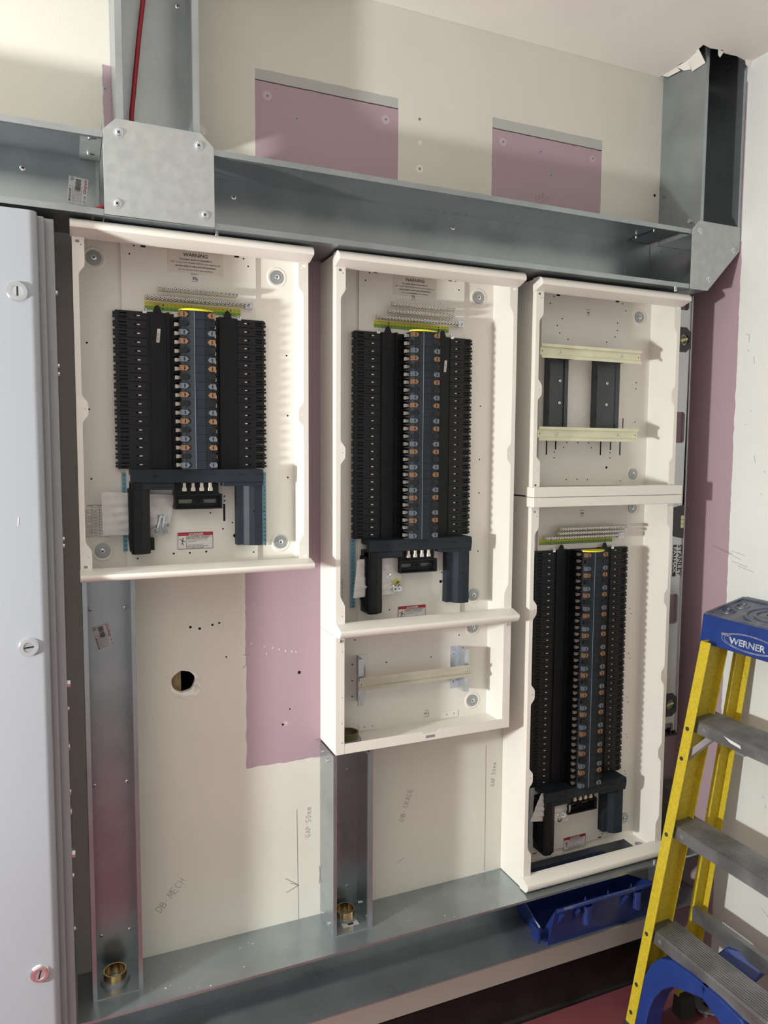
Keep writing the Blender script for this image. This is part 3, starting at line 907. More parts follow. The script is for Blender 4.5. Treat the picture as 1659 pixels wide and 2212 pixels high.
def busbar_pan(root, X0, zr, n, earth, sticker_z, colours=0):
    """n = rows of 18 mm; zr = world z of first row centre"""
    if TB is None: row_protos(root)
    zb0 = root.location[2]
    x0l = X0 - root.location[0]
    for i in range(n):
        z = zr - .018 * i - zb0
        for side in (0, 1):
            a = ob('terminal_block', TB[side][0], root, (x0l, 0, z))
            ob('white_tab', TB[side][1], a)
            me = TB[2 + side * 3 + i % 3]
            c = ob('phase_clip', me[0], root, (x0l, 0, z))
            ob('busbar_jaw', me[1], c)
    zt, zb_ = zr + .009, zr - .018 * n + .009
    for k, (xa, xb, g0, g1, ex) in enumerate(((.146, .179, .179, .185, .1605), (.2955, .322, .288, .2955, .3055))):
        mb = MB()
        mb.box(X0 + xa, X0 + xb, -.0195, -.0085, zb_, zt)
        mb.box(X0 + g0, X0 + g1, -.0235 if k == 0 else -.021, -.0085, zb_, zt + .001)
        xe = X0 + ex
        mb.prism([(xe - .009, zt - .001), (xe - .004, zt + .012), (xe - .001, zt + .0145), (xe + .002, zt + .0145), (xe + .005, zt + .012), (xe + .010, zt - .001)], 'y', -.0205, -.0175)
        mb.m(1)
        mb.cyl((xe + .001, -.0205, zt + .010), 'y', .0014, -.0002, 8)
        z = zt - .018 * 1.6
        xh = X0 + (.1675 if k == 0 else .3005)
        while z > zb_ + .02:
            mb.cyl((xh, -.0195, z), 'y', .0032, -.0004, 12)
            z -= .146
        for i in range(3, n, 3):
            mb.box(X0 + xa - .007, X0 + xa + .001, -.0198, -.0195, zt - .018 * i - .0005, zt - .018 * i + .0005)
        for i in range(0, n):
            if k == 0: mb.cyl((X0 + .189, -.0145, zr - .018 * i), 'y', .003, -.0003, 10)
        mb.m(0)
        lo, hi = (.139, .146) if k == 0 else (.322, .3285)
        mb.box(X0 + lo, X0 + hi, -.0165, -.0085, zb_, zt)
        part(root, 'support_rail', mb, [BLACK, BLACK2])
    mb = MB()
    mb.box(X0 + .185, X0 + .288, -.014, -.0085, zb_, zt)
    part(root, 'pan_trough', mb, BLACK2)
    # ridged cover over the busbars
    mb = MB()
    P = [(.2000, -.014), (.2000, -.067), (.2065, -.0715), (.2170, -.0745), (.2270, -.0775), (.2475, -.0768), (.2600, -.0742), (.2690, -.0705), (.2690, -.014)]
    P = [(X0 + a, b) for a, b in P]
    for i in range(n):
        z = zr - .018 * i
        mb.m(0).prism([(X0 + .1995, -.060)] + P[1:-1] + [(X0 + .2695, -.060)], 'z', z - .0086, z + .0086)
        mb.m(1).prism([(X0 + .192, -.014), (X0 + .192, -.050), (X0 + .2, -.062), (X0 + .2, -.014)], 'z', z - .0092, z - .0078)
        mb.prism([(X0 + .278, -.014), (X0 + .278, -.050), (X0 + .269, -.060), (X0 + .269, -.014)], 'z', z - .0092, z - .0078)
    Q = [(X0 + .2345 + (a - X0 - .2345) * .985, b + .0008) for a, b in P]
    mb.m(1).prism(Q, 'z', zb_, zt - .001)
    mb.m(2).box(X0 + .2265, X0 + .2273, -.0781, -.0770, zb_ + .001, zt)
    mb.m(3).box(X0 + .2474, X0 + .2478, -.0772, -.0760, zb_ + .001, zt)
    part(root, 'busbar_cover', mb, [SLATE, BLACK2, RIDGE, BLACK2])
    mb = MB()
    K = []
    for i in range(15):
        t = i / 14
        xx = .198 + .071 * t
        K.append((X0 + xx, -.062 - .0185 * math.sin(PI * t) ** .6))
    K += [(X0 + .262, -.046), (X0 + .205, -.046)]
    mb.prism(K, 'z', zt - .001, zt + .0025)
    part(root, 'end_cap', mb, YEL, smooth=True)
    # shroud below the pan
    mb = MB()
    yb = -.062
    mb.box(X0 + .099, X0 + .372, yb, -.010, zb_ - .012, zb_ - .0005)
    mb.box(X0 + .099, X0 + .372, yb, -.045, zb_ - .028, zb_ - .012)
    mb.box(X0 + .099, X0 + .185, yb + .002, -.030, zb_ - .042, zb_ - .028)
    mb.box(X0 + .285, X0 + .372, yb + .002, -.030, zb_ - .036, zb_ - .028)
    part(root, 'shroud', mb, SLATE, bevel=.0008)
    mb = MB()
    mb.m(0).prism([(X0 + .099, -.0085), (X0 + .099, -.057), (X0 + .104, -.062), (X0 + .1195, -.062), (X0 + .136, -.052), (X0 + .136, -.0085)], 'z', zb_ - .174, zb_ - .026)
    mb.box(X0 + .130, X0 + .146, -.030, -.0085, zb_ - .170, zb_ - .145)
    mb.m(1).cyl((X0 + .1195, -.0618, zb_ - .095), 'y', .0026, -.0004, 12)
    for i in range(8):
        mb.m(0).box(X0 + .095, X0 + .099, -.050 + i * .005, -.048 + i * .005, zb_ - .168 + i * .003, zb_ - .04)
    part(root, 'shroud_leg', mb, [BLACK, HOLE])
    mb = MB()
    mb.m(0).prism([(X0 + .320, -.0085), (X0 + .320, -.030), (X0 + .3325, -.032), (X0 + .3335, -.040), (X0 + .3435, -.047), (X0 + .3545, -.050), (X0 + .372, -.050), (X0 + .372, -.0085)], 'z', zb_ - .167, zb_ - .026)
    mb.m(1).cyl((X0 + .354, -.0495, zb_ - .092), 'y', .0030, -.0006, 12)
    for i in (0, 1, 3, 4, 5, 6):
        mb.cyl((X0 + .3265, -.0308, zb_ - .062 - .0155 * i), 'y', .0018, -.0003, 8)
    part(root, 'shroud_leg', mb, [SLATE, HOLE])
    mb = MB()
    mb.m(0).box(X0 + .142, X0 + .151, yb - .0003, yb, zb_ - .016, zb_ - .012); mb.box(X0 + .318, X0 + .327, yb - .0003, yb, zb_ - .0145, zb_ - .0105)
    part(root, 'shroud_slot', mb, HOLE)
    mb = MB()
    mb.box(X0 + .1635, X0 + .1725, yb - .0006, yb, zb_ - .028, zb_ - .004)
    part(root, 'shroud_window', mb, SLATE)
    mb = MB().text('1   L1   L2   L3', (X0 + .205, yb, zb_ - .013), (1, 0, 0), (0, 0, 1), .005, th=.0002)
    mb.text('Acti9', (X0 + .338, yb, zb_ - .013), (1, 0, 0), (0, 0, 1), .006, th=.0002)
    part(root, 'moulded_text', mb, PILLAR)
    # incoming terminal block
    mb = MB()
    zz = zb_ - .053
    mb.m(0).box(X0 + .190, X0 + .279, -.040, -.0085, zz, zb_ - .030)
    mb.box(X0 + .190, X0 + .283, -.044, -.036, zz - .003, zz)
    z2 = zz - .0285
    mb.m(0).sheet(rect(X0 + .190, X0 + .283, z2, zz), [rect(X0 + .197, X0 + .226, z2 + .008, z2 + .0165), rect(X0 + .249, X0 + .277, z2 + .008, z2 + .0165)], 'y', -.028, -.022)
    mb.box(X0 + .190, X0 + .283, -.044, -.0085, z2 - .003, z2)
    mb.box(X0 + .187, X0 + .190, -.044, -.0085, z2 - .003, zb_ - .032); mb.box(X0 + .283, X0 + .286, -.044, -.0085, z2 - .003, zz)
    mb.m(1).cyl((X0 + .2375, -.028, z2 + .0125), 'y', .0036, -.0004, 12)
    for i in range(4): mb.box(X0 + .200 + i * .0195, X0 + .212 + i * .0195, -.0405, -.040, zz + .0005, zz + .006)
    ib = part(root, 'incoming_terminal', mb, [BLACK, HOLE], bevel=.0006)
    for i in range(4):
        t_ = MB().box(X0 + .203 + i * .018, X0 + .2095 + i * .018, -.050, -.040, zb_ - .040, zb_ - .0285)
        t_.box(X0 + .2015 + i * .018, X0 + .211 + i * .018, -.050, -.042, zb_ - .0465, zb_ - .0385)
        l = root.location
        build('incoming_tab', t_, TIN, parent=ib, sh=(-l[0], -l[1], -l[2]), bevel=.0006)
    # earth bars
    for (xa, xb, zc, yy) in earth:
        mb = MB().box(X0 + xa, X0 + xb, yy, yy + .008, zc - .0046, zc + .0046)
        bar = part(root, 'earth_bar', mb, BRASSB, bevel=.0005)
        k = int((xb - xa - .004) / .0083)
        if not MESH.get('ts'):
            m2 = MB(); pan_screw(m2, 0, 0, 0, .0040, .6, 0, 1, .0060)
            q = build('terminal_screw', m2, [BRIGHT, HOLE], smooth=True)
            MESH['ts'] = q.data
            bpy.data.objects.remove(q)
        for i in range(k + 1):
            ob('terminal_screw', MESH['ts'], bar, (X0 + xa + .005 + .0083 * i - root.location[0], yy, zc - zb0))
    mb = MB().box(X0 + .342, X0 + .358, -.033, -.018, earth[-1][2] - .008, earth[-1][2] + .006)
    pan_screw(mb, X0 + .351, -.033, earth[-1][2] - .001, .0042, .9, 0, 1)
    part(root, 'earth_lug', mb, [ZINC, HOLE])
    for xx in (.136, .3315):
        mb = MB()
        mb.box(X0 + xx - .004, X0 + xx + .004, -.022, -.0085, zt - .004, zt + .006)
        pan_screw(mb, X0 + xx, -.022, zt + .004, .0036, .4, 0, 1)
        part(root, 'pan_fixing_screw', mb, [BRIGHT, HOLE])
    a, b, sz = sticker_z
    mb = MB()
    mb.m(0).box(X0 + a, X0 + b, -.0092, -.0086, sz - .008, sz); mb.m(1).box(X0 + a, X0 + b, -.0092, -.0086, sz - .016, sz - .008)
    mb.m(2)
    k = int((b - a) / .0083)
    for i in range(2, k):
        for row in range(3 if n > 20 else 2):
            zz = sz - .0062 - row * (.0050 if n > 20 else .0082)
            if i in (4, k - 3): mb.cyl((X0 + a + .004 + .0083 * i, -.0092, zz + .0016), 'y', .0018, -.0002, 10)
            else: mb.text(str(i - 1 + row * 18), (X0 + a + .004 + .0083 * i, -.0092, zz), (1, 0, 0), (0, 0, 1), .0045, 'CENTER', th=.0002)
    part(root, 'earth_number_strip', mb, [YLAB, GLAB, INK])
MESH = {}
def danger(root, x, z, w=.0745, h=.0355, y=-.0088):
    mb = MB()
    mb.m(0).box(x, x + w, y - .0003, y, z - h, z)
    mb.m(1).box(x, x + w, y - .0005, y - .0003, z - h * .2, z)
    E = ((x, y - .0004, z - h), (1, 0, 0), (0, 0, 1), (0, -1, 0))
    mb.m(2).stroke([(0, 0), (w, 0), (w, h), (0, h), (0, 0)], .0007, *E)
    mb.stroke([(w * .235, 0), (w * .235, h * .8)], .0005, *E)
    mb.m(3).text('DANGER', (x + w * .37, y - .0005, z - h * .165), (1, 0, 0), (0, 0, 1), .0066, bold=.02)
    mb.stroke([(w * .31, h * .83), (w * .36, h * .83), (w * .335, h * .96), (w * .31, h * .83)], .0009, *E, th=.0004)
    mb.m(2)
    for k, (s_, sz, b_) in enumerate([('HAZARD OF ELECTRIC SHOCK,', .0036, .02), ('EXPLOSION, OR ARC FLASH', .0036, .02), ('   To correctly single phase this board use', .0026, 0), ('   SEA9PCONFKIT', .0026, 0), ('', .003, 0),
                                      ('   Use link stamped with letter "S"', .0026, 0), ('Failure to follow these instructions will', .0028, .02), ('result in death or serious injury', .0028, .02)]):
        if s_: mb.text(s_, (x + w * .255, y - .0003, z - h * .2 - .0034 * (k + 1)), (1, 0, 0), (0, 0, 1), sz, bold=b_)
    mb.stroke([(.003, .020), (.006, .022), (.009, .018), (.0125, .016)], .0009, *E)
    mb.stroke([(.0105, .021), (.0095, .014), (.0065, .010)], .0011, *E); mb.stroke([(.0095, .014), (.0115, .008)], .0011, *E); mb.stroke([(.007, .017), (.0105, .019), (.0145, .016)], .0009, *E)
    mb.cyl((x + .0107, y - .0003, z - h + .0225), 'y', .0013, -.0003, 10)
    part(root, 'danger_sticker', mb, [WLAB, REDINK, INK, WLAB])
def warning(root, xc, z, y=-.0085):
    mb = MB()
    mb.m(0).box(xc - .058, xc + .058, y - .0002, y, z - .036, z + .010)
    mb.m(1)
    for s_, dz, sz, b_ in [('WARNING', 0, .0105, .01), ('The busbar system incorporates an', -.0075, .0048, .015), ('OFF - LOAD DISCONNECTOR for each outgoing way', -.0145, .0046, 0),
                           ('and the ability to add a lock off attachment', -.0215, .0048, .02), ('Do not operate under load conditions', -.0285, .0046, 0)]:
        mb.text(s_, (xc, y - .0002, z + dz - .002), (1, 0, 0), (0, 0, 1), sz, 'CENTER', bold=b_)
    part(root, 'warning_sticker', mb, [CLAB, INK])
def number_mark(root, x, z, s_, y=-.0085, flip=False):
    u, v = ((-1, 0, 0), (0, 0, -1)) if flip else ((1, 0, 0), (0, 0, 1))
    k = -1 if flip else 1
    mb = MB()
    mb.m(0).text('SEA9BN12', (x, y - .0001, z + .0075 * k), u, v, .0034, 'CENTER')
    mb.text(s_, (x, y - .0001, z - .0025 * k), u, v, .0085, 'CENTER', bold=.02)
    mb.text('SE9594-43', (x, y - .0001, z - .0075 * k), u, v, .003, 'CENTER')
    part(root, 'printed_number', mb, [INK])
def blue_strip(root, X0, zt, n, wide=.009, right=True):
    for xx in ([.085, .382] if right else [.085]):
        mb = MB()
        mb.m(0).box(X0 + xx, X0 + xx + wide, -.0092, -.0086, zt - .0092 * n, zt)
        mb.m(1)
        for i in range(n):
            mb.text('N' if i in (0, 9) else str(i if i < 9 else i - 1), (X0 + xx + wide * .5, -.0092, zt - .0092 * i - .0075), (1, 0, 0), (0, 0, 1), .006, 'CENTER', bold=.02)
        part(root, 'neutral_number_strip', mb, [BLAB, INK])
def plate(root, X0, zlo, zhi):
    mb = MB()
    mb.box(X0 + .092, X0 + .3715, -.0085, -.0065, zlo, zhi)
    mb.box(X0 + .092, X0 + .094, -.0065, -.0024, zlo, zhi); mb.box(X0 + .3695, X0 + .3715, -.0065, -.0024, zlo, zhi)
    return part(root, 'mounting_plate', mb, CREAM, bevel=.0006)

# ---- board A
XA = -.5215
ra = thing('distribution_board', 'left open cream distribution board with black busbar unit, its bottom edge above bare wall', 'distribution board', (XA + W / 2, 0, 1.3495), 'open cream distribution boards')
enclosure_body(ra, XA, 1.3495, 2.0265, (1.950, 1.930), [1.680], (1.405, 1.426), dots=(1.985, 1.68, 1.395))
nose_trim(ra, 'top_trim', XA - .003, XA + W + .003, 2.0275, 1.999)
nose_trim(ra, 'bottom_trim', XA - .001, XA + W + .004, 1.371, 1.3485, up=False)
plate(ra, XA, 1.352, 2.025)
for x, z in [(-.480, 1.989), (-.102, 1.987), (-.477, 1.393), (-.096, 1.396)]: washer(ra, x, z)
busbar_pan(ra, XA, 1.8785, 18, [(.160, .323, 1.9335, -.034), (.136, .352, 1.9155, -.030)], (.137, .337, 1.9095))
danger(ra, -.325, 1.4255)
warning(ra, -.279, 2.012)
number_mark(ra, -.282, 1.966, '20')
holes(ra, [(-0.403, 2.020, .0018), (-0.412, 2.003, .0018), (-0.177, 2.018, .0018), (-0.167, 2.003, .0018), (-0.202, 1.415, .004), (-0.408, 1.374, .0018), (-0.334, 1.381, .0022), (-0.300, 1.381, .0022),
           (-0.265, 1.382, .0022), (-0.228, 1.431, .0018), (-0.255, 1.467, .0018), (-0.224, 1.503, .0018), (-0.224, 1.493, .0018), (-0.160, 1.376, .0018), (-0.207, 1.444, .0018), (-.2765, 1.9635, .0014),
           (-.227, -.2225, 1.448, 1.486), (-.39, -.38, 2.019, 2.0245), (-.197, -.187, 2.019, 2.0245)], -.0085)
holes(ra, [(-0.497, 1.819, .002), (-0.496, 1.685, .002), (-0.495, 1.543, .002), (-0.080, 1.817, .002), (-0.078, 1.683, .002), (-0.078, 1.543, .002)], -.0024)
blue_strip(ra, XA, 1.556, 18)
mb = MB()
mb.text('SCREW TORQUE', (-.505, -.0026, 1.4865), (1, 0, 0), (0, 0, 1), .0042, bold=.02)
E_ = ((0, -.0025, 0), (1, 0, 0), (0, 0, 1), (0, -1, 0))
for i in range(10): mb.stroke([(-.517, 1.4785 - i * .0062), (-.462, 1.4785 - i * .0062)], .0005, *E_, th=.0002)
for x in (-.4965, -.481, -.4625): mb.stroke([(x, 1.4845), (x, 1.4227)], .0005, *E_, th=.0002)
mb.stroke([(-.4965, 1.4845), (-.481, 1.4845)], .0005, *E_, th=.0002)
for i, s_ in enumerate(['Incoming', 'MCCB', 'MCB63-25A', 'MCB32-63A', 'RCBO', 'MG LARGE', 'Other MOD', 'Neutral Bars', 'Sub Distrib']):
    mb.text(s_, (-.516, -.0026, 1.4740 - i * .0062), (1, 0, 0), (0, 0, 1), .0038)
    mb.text(('6.0Nm', '4.5Nm', '2.0Nm', '3.5Nm', '2.5Nm', '2.0Nm', '2.0Nm', '2.0Nm', '2.0Nm')[i], (-.4955, -.0026, 1.4740 - i * .0062), (1, 0, 0), (0, 0, 1), .0038)
part(ra, 'torque_table', mb, INK)

def rating_label(root, x, z):
    mb = MB()
    A = [(x - .0035, z - .014), (x + .003, z - .014), (x + .0055, z + .014), (x - .001, z + .014)]
    mb.m(0).prism(A, 'y', -.0200, -.0195)
    mb.m(1).text('Acti9 18m', (x + .0005, -.0200, z - .011), (.09, 0, .99), (-.99, 0, .09), .004)
    part(root, 'rating_label', mb, [WLAB, INK])
rating_label(ra, XA + .1615, 1.840)

# ---- board B
XB = 0.0
rb = thing('distribution_board', 'middle open cream distribution board, taller busbar unit, joined to a small rail box below', 'distribution board', (XB + W / 2, 0, 1.189), 'open cream distribution boards')
enclosure_body(rb, XB, 1.189, 2.0265, (1.954, 1.930), [1.600], (1.255, 1.284), dots=(1.985, 1.60, 1.235))
nose_trim(rb, 'top_trim', XB - .003, XB + W + .003, 2.0275, 1.997)
nose_trim(rb, 'bottom_trim', XB + .001, XB + W + .004, 1.219, 1.189, up=False)
plate(rb, XB, 1.195, 2.025)
for x, z in [(.414, 1.988), (.4135, 1.237), (.045, 1.988)]: washer(rb, x, z)
busbar_pan(rb, XB, 1.8735, 27, [(.163, .332, 1.946, -.038), (.156, .326, 1.9305, -.034), (.128, .340, 1.9145, -.030)], (.130, .328, 1.910))
danger(rb, .198, 1.2235)
warning(rb, .2355, 2.010)
number_mark(rb, .231, 1.972, 'T5')
holes(rb, [(.118, 2.018, .0018), (.108, 2.0, .0018), (.345, 2.02, .0018), (.355, 2.0, .0018), (.315, 1.279, .004), (.317, 1.302, .0018), (.35, 1.24, .0018), (.175, 1.218, .0018), (.125, 1.222, .0018), (.278, 1.323, .0018), (.17, 1.37, .0018),
           (.128, .138, 2.019, 2.0245), (.326, .336, 2.019, 2.0245)], -.0085)
holes(rb, [(.425, 1.72, .0018), (.425, 1.585, .0018), (.425, 1.50, .0018), (.425, 1.35, .0018)], -.0024)
blue_strip(rb, XB - .0125, 1.396, 18, .0125, right=False)
mb = MB()
for i in range(7): mb.stroke([(.028, 1.300 - i * .0105), (.055, 1.300 - i * .0105)], .0005, *E_, th=.0002)
for x in (.028, .041, .055): mb.stroke([(x, 1.300), (x, 1.237)], .0005, *E_, th=.0002)
mb.text('Nm', (.044, -.0026, 1.2925), (1, 0, 0), (0, 0, 1), .005); mb.text('MCB', (.029, -.0026, 1.2925), (1, 0, 0), (0, 0, 1), .004)
part(rb, 'torque_table', mb, INK)
rating_label(rb, XB + .3135, 1.812)

# ---- small rail box below B
re_ = thing('extension_box', 'small open cream box with one metal rail, under the middle distribution board', 'enclosure', (XB + W / 2, 0, .9182))
enclosure_body(re_, XB, .9182, 1.1885, None, [], None, wide=.0205, narrow=.0205, dots=(1.155, 1.05, .99, .945), floor_cut=circ(.056, -.040, .021))
mb = MB()
z0 = .9182
mb.prism([(XB + .021, z0), (XB + W - .021, z0), (XB + W - .021, z0 + .0235), (XB + .262, z0 + .0235), (XB + .256, z0 + .018), (XB + .222, z0 + .018), (XB + .216, z0 + .0235), (XB + .021, z0 + .0235)], 'y', YF + .0003, YF + .0015)
mb.m(1).box(XB + .227, XB + .251, YF, YF + .0003, z0 + .006, z0 + .0125)
part(re_, 'bottom_flange', mb, [CREAM, GREYW])
for xa in (.098, .326):
    mb = MB()
    mb.m(0).box(xa, xa + .046, -.004, -.0024, .921, .938); mb.m(1).cyl((xa + .014, -.004, .931), 'y', .0014, -.0002, 8); mb.cyl((xa + .035, -.004, .931), 'y', .0014, -.0002, 8)
    part(re_, 'fixing_tab', mb, [CREAM, HOLE])
for x in (.011, .448):
    part(re_, 'joining_screw', pan_screw(MB(), x, YF, 1.180, .0038, .3, 0, 1), [BRIGHT, HOLE])
for x, z in [(.413, 1.153), (.415, .958)]: washer(re_, x, z)
holes(re_, [(.080, 1.090, .0018), (.080, 1.050, .0018), (.080, 1.011, .0018), (.170, 1.086, .0018), (.293, 1.086, .0018), (.373, 1.135, .0018), (.087, 1.150, .0018), (.385, 1.10, .0018), (.38, 1.16, .0018)], -.0024)
number_mark(re_, .283, .942, 'T19', y=-.0024, flip=True)
mb = MB()
za, zb_ = .9985, 1.108
for (xa, xb, ya, yb) in ((.348, .368, -.0045, -.0024), (.3675, .369, -.0415, -.0024), (.369, .3805, -.043, -.0415), (.3795, .3805, -.0415, -.036)):
    mb.m(0).box(xa, xb, ya, yb, za, zb_)
pan_screw(mb, .3555, -.0045, 1.090, .004, .2, 1, 2); pan_screw(mb, .3555, -.0045, 1.016, .004, .2, 1, 2)
part(re_, 'rail_bracket', mb, [ZINC, BRIGHT, HOLE])
mb = MB()
for (xa, xb, ya, yb) in ((.0925, .114, -.0045, -.0024), (.0925, .094, -.0415, -.0024), (.081, .094, -.043, -.0415), (.081, .082, -.0415, -.036)):
    mb.m(0).box(xa, xb, ya, yb, za + .0005, zb_ + .004)
part(re_, 'rail_bracket', mb, [ZINC])
def din(root, xa, xb, zc, yb, m_, holes_=True, h=.0175, name='mounting_rail', screws=()):
    mb = MB()
    P = [(yb, zc - h + .006), (yb, zc + h - .006), (yb - .0065, zc + h - .006), (yb - .0065, zc + h), (yb - .0078, zc + h), (yb - .0078, zc + h - .0073), (yb - .0013, zc + h - .0073),
         (yb - .0013, zc - h + .0073), (yb - .0078, zc - h + .0073), (yb - .0078, zc - h), (yb - .0065, zc - h), (yb - .0065, zc - h + .006)]
    mb.m(0).prism(P, 'x', xa, xb)
    for xs in screws: pan_screw(mb, xs, yb - .0013, zc, .004, 1.0, 1, 2)
    if holes_:
        for xs in (xa + .006, xb - .006): mb.m(2).cyl((xs, yb - .0013, zc), 'y', .0016, -.0002, 8)
    return part(root, name, mb, [m_, BRIGHT, HOLE])
din(re_, .0803, .3830, 1.0545, -.0432, RAIL2, False, h=.0152, screws=(.0875, .3735))

# ---- column C
XCB = .5125
rc = thing('extension_box', 'tall open cream box with two pale yellow rails, uppermost of the right column', 'enclosure', (XCB + W / 2, 0, 1.4965))
enclosure_body(rc, XCB, 1.4965, 2.0225, (1.942, 1.920), [1.757], (1.577, 1.596), dots=(1.978, 1.757, 1.56))
nose_trim(rc, 'top_trim', XCB - .004, XCB + W + .004, 2.0235, 1.993)
mb = MB().box(XCB - .006, XCB + W + .0125, YF - .016, -.0905, 1.4935, 1.5185)
part(rc, 'bottom_trim', mb, CREAM, bevel=.0012)
plate(rc, XCB - .004, 1.515, 2.021)
for x, z in [(.928, 1.980), (.924, 1.545)]: washer(rc, x, z)
number_mark(rc, .749, 1.976, '43')
holes(rc, [(0.637, 2.010, .0018), (0.626, 1.991, .0018), (0.863, 2.010, .0018), (0.875, 1.992, .0018), (0.665, 1.955, .0018), (0.650, 1.936, .0018), (0.658, 1.918, .0018), (0.685, 1.903, .0018), (0.848, 1.957, .0018),
           (0.848, 1.937, .0018), (0.841, 1.919, .0018), (0.813, 1.904, .0018), (0.825, 1.564, .0035), (0.691, 1.532, .0018), (0.727, 1.532, .0018), (0.761, 1.531, .0018), (.69, 1.631, .0018), (.726, 1.631, .0018), (.762, 1.631, .0018),
           (.68, 1.618, .0018), (.772, 1.618, .0018), (.65, 1.605, .0018), (.65, 1.59, .0018), (.836, 1.605, .0018), (.836, 1.59, .0018),
           (.617, .621, 1.668, 1.70), (.623, .627, 1.598, 1.635), (.652, .656, 1.612, 1.635), (.801, .805, 1.598, 1.635), (.835, .839, 1.612, 1.635), (.868, .872, 1.598, 1.635), (.876, .879, 1.66, 1.70),
           (.645, .656, 2.012, 2.017), (.84, .851, 2.012, 2.017)], -.0085)
holes(rc, [(.925, 1.80, .0018), (.925, 1.783, .0018), (.925, 1.69, .0018)], -.0024)
mb = MB()
for x in (.719, .748, .775): mb.cyl((x, -.0085, 1.704), 'y', .0058, -.0008, 18, .0045)
part(rc, 'knockout', mb, CREAM, smooth=True)
for xa, xb in ((.612, .672), (.765, .842)):
    mb = MB()
    mb.m(0).box(xa, xb - .002, -.034, -.032, 1.652, 1.865)
    mb.box(xa, xa + .002, -.032, -.0088, 1.652, 1.865); mb.box(xb - .004, xb - .002, -.032, -.0088, 1.652, 1.865); mb.box(xb - .016, xb - .012, -.0375, -.034, 1.652, 1.865)
    mb.box(xa, xb - .002, -.066, -.034, 1.8445, 1.872); mb.box(xa, xb - .002, -.066, -.034, 1.638, 1.665)
    mb.box(xa - .003, xa, -.030, -.020, 1.795, 1.810); mb.box(xa - .003, xa, -.030, -.020, 1.70, 1.712)
    for z in (1.790, 1.733): pan_screw(mb, xa + .032, -.034, z, .0042, .2, 1, 2)
    part(rc, 'rail_pillar', mb, [PILLAR, BRIGHT, HOLE])
din(rc, .557, .8775, 1.8585, -.0665, RAIL, screws=(.617, .813))
din(rc, .5545, .8745, 1.6515, -.0665, RAIL, screws=(.613, .809))
for x in (.607, .873):
    mb = MB()
    mb.m(0).box(x - .012, x + .012, -.0095, -.0085, 1.5185, 1.531)
    pan_screw(mb, x, -.0095, 1.528, .004, .3, 1, 2)
    part(rc, 'joining_screw', mb, [CREAM, BRIGHT, HOLE])

rd = thing('distribution_board', 'lower right open cream distribution board, the tallest busbar unit, standing on the bottom trunking', 'distribution board', (XCB + W / 2, 0, .4790), 'open cream distribution boards')
enclosure_body(rd, XCB, .4790, 1.4925, (1.417, 1.399), [1.210, .992, .773], (.566, .590), dots=(1.445, 1.21, .992, .773, .55), floor_cut=[(XCB + .030, -.098), (XCB + .415, -.098), (XCB + .415, -.012), (XCB + .030, -.012)])
mb = MB().box(XCB - .006, XCB + W + .0125, YF - .016, -.0905, 1.4690, 1.4925)
part(rd, 'top_trim', mb, CREAM, bevel=.0012)
nose_trim(rd, 'bottom_trim', XCB - .004, XCB + W + .004, .512, .4800, nose=.026, up=False)
plate(rd, XCB, .496, 1.470)
for x, z in [(.925, 1.450), (.934, .537)]: washer(rd, x, z)
busbar_pan(rd, XCB, 1.3340, 36, [(.141, .361, 1.402, -.038), (.137, .361, 1.390, -.034), (.098, .352, 1.378, -.030)], (.096, .340, 1.3735))
danger(rd, .715, .5235)
number_mark(rd, .746, 1.439, '130')
holes(rd, [(.60, .508, .0018), (.63, .506, .0018), (.85, .508, .0018), (.86, .52, .0018), (.84, .555, .004), (.838, .58, .0018), (.612, .624, .499, .502), (.835, .847, .499, .502)], -.0085)
holes(rd, [(.93, 1.16, .0015), (.935, 1.145, .0015), (.93, 1.03, .0015), (.935, 1.015, .0015), (.93, .90, .0015), (.935, .885, .0015), (.93, .79, .0015), (.935, .78, .0015), (.93, .68, .0015), (.935, .67, .0015)], -.0024)
blue_strip(rd, XCB - .0125, .700, 18, .0115, right=False)
mb = MB()
mb.m(0).cyl((.945, -.055, .4802), 'z', .012, .002, 20); mb.m(0).cyl((.945, -.055, .4822), 'z', .005, .003, 12); mb.m(1).cyl((.962, -.075, .4802), 'z', .003, .003, 10)
part(rd, 'floor_bolt', mb, [GREYW, BRIGHT], smooth=True)

# ================================================================== BAGS OF FIXINGS
def bag(name, label, pts, y, bulge, seed):
    """wrinkled flat polythene bag; pts = 4 corners (x,z) anticlockwise from lower left; y = back depth of the corners"""
    rnd = random.Random(seed)
    n, m_ = 18, 18
    mb = MB()
    def P(i, j, side):
        a, b = i / n, j / m_
        x = (pts[0][0] * (1 - a) + pts[1][0] * a) * (1 - b) + (pts[3][0] * (1 - a) + pts[2][0] * a) * b
        z = (pts[0][1] * (1 - a) + pts[1][1] * a) * (1 - b) + (pts[3][1] * (1 - a) + pts[2][1] * a) * b
        yy = (y[0] * (1 - a) + y[1] * a) * (1 - b) + (y[3] * (1 - a) + y[2] * a) * b
        e = min(a, 1 - a, b, 1 - b) * 4
        w = .0016 * math.sin(a * 17 + b * 9 + seed) + .0012 * math.sin(b * 31 - a * 7 + seed * 2) + .0008 * math.sin(a * 43 + b * 29)
        return (x, yy + side * bulge * min(1, e) * (1 - .5 * b) + w * (0.4 + min(1, e)), z)
    for side in (-1, 1):
        for i in range(n):
            for j in range(m_):
                mb.face([P(i, j, side), P(i + 1, j, side), P(i + 1, j + 1, side), P(i, j + 1, side)])
    o = top(name, mb, POLY, label, 'bag', 'plastic bags of fixings tucked behind the shroud legs', smooth=True)
    return o
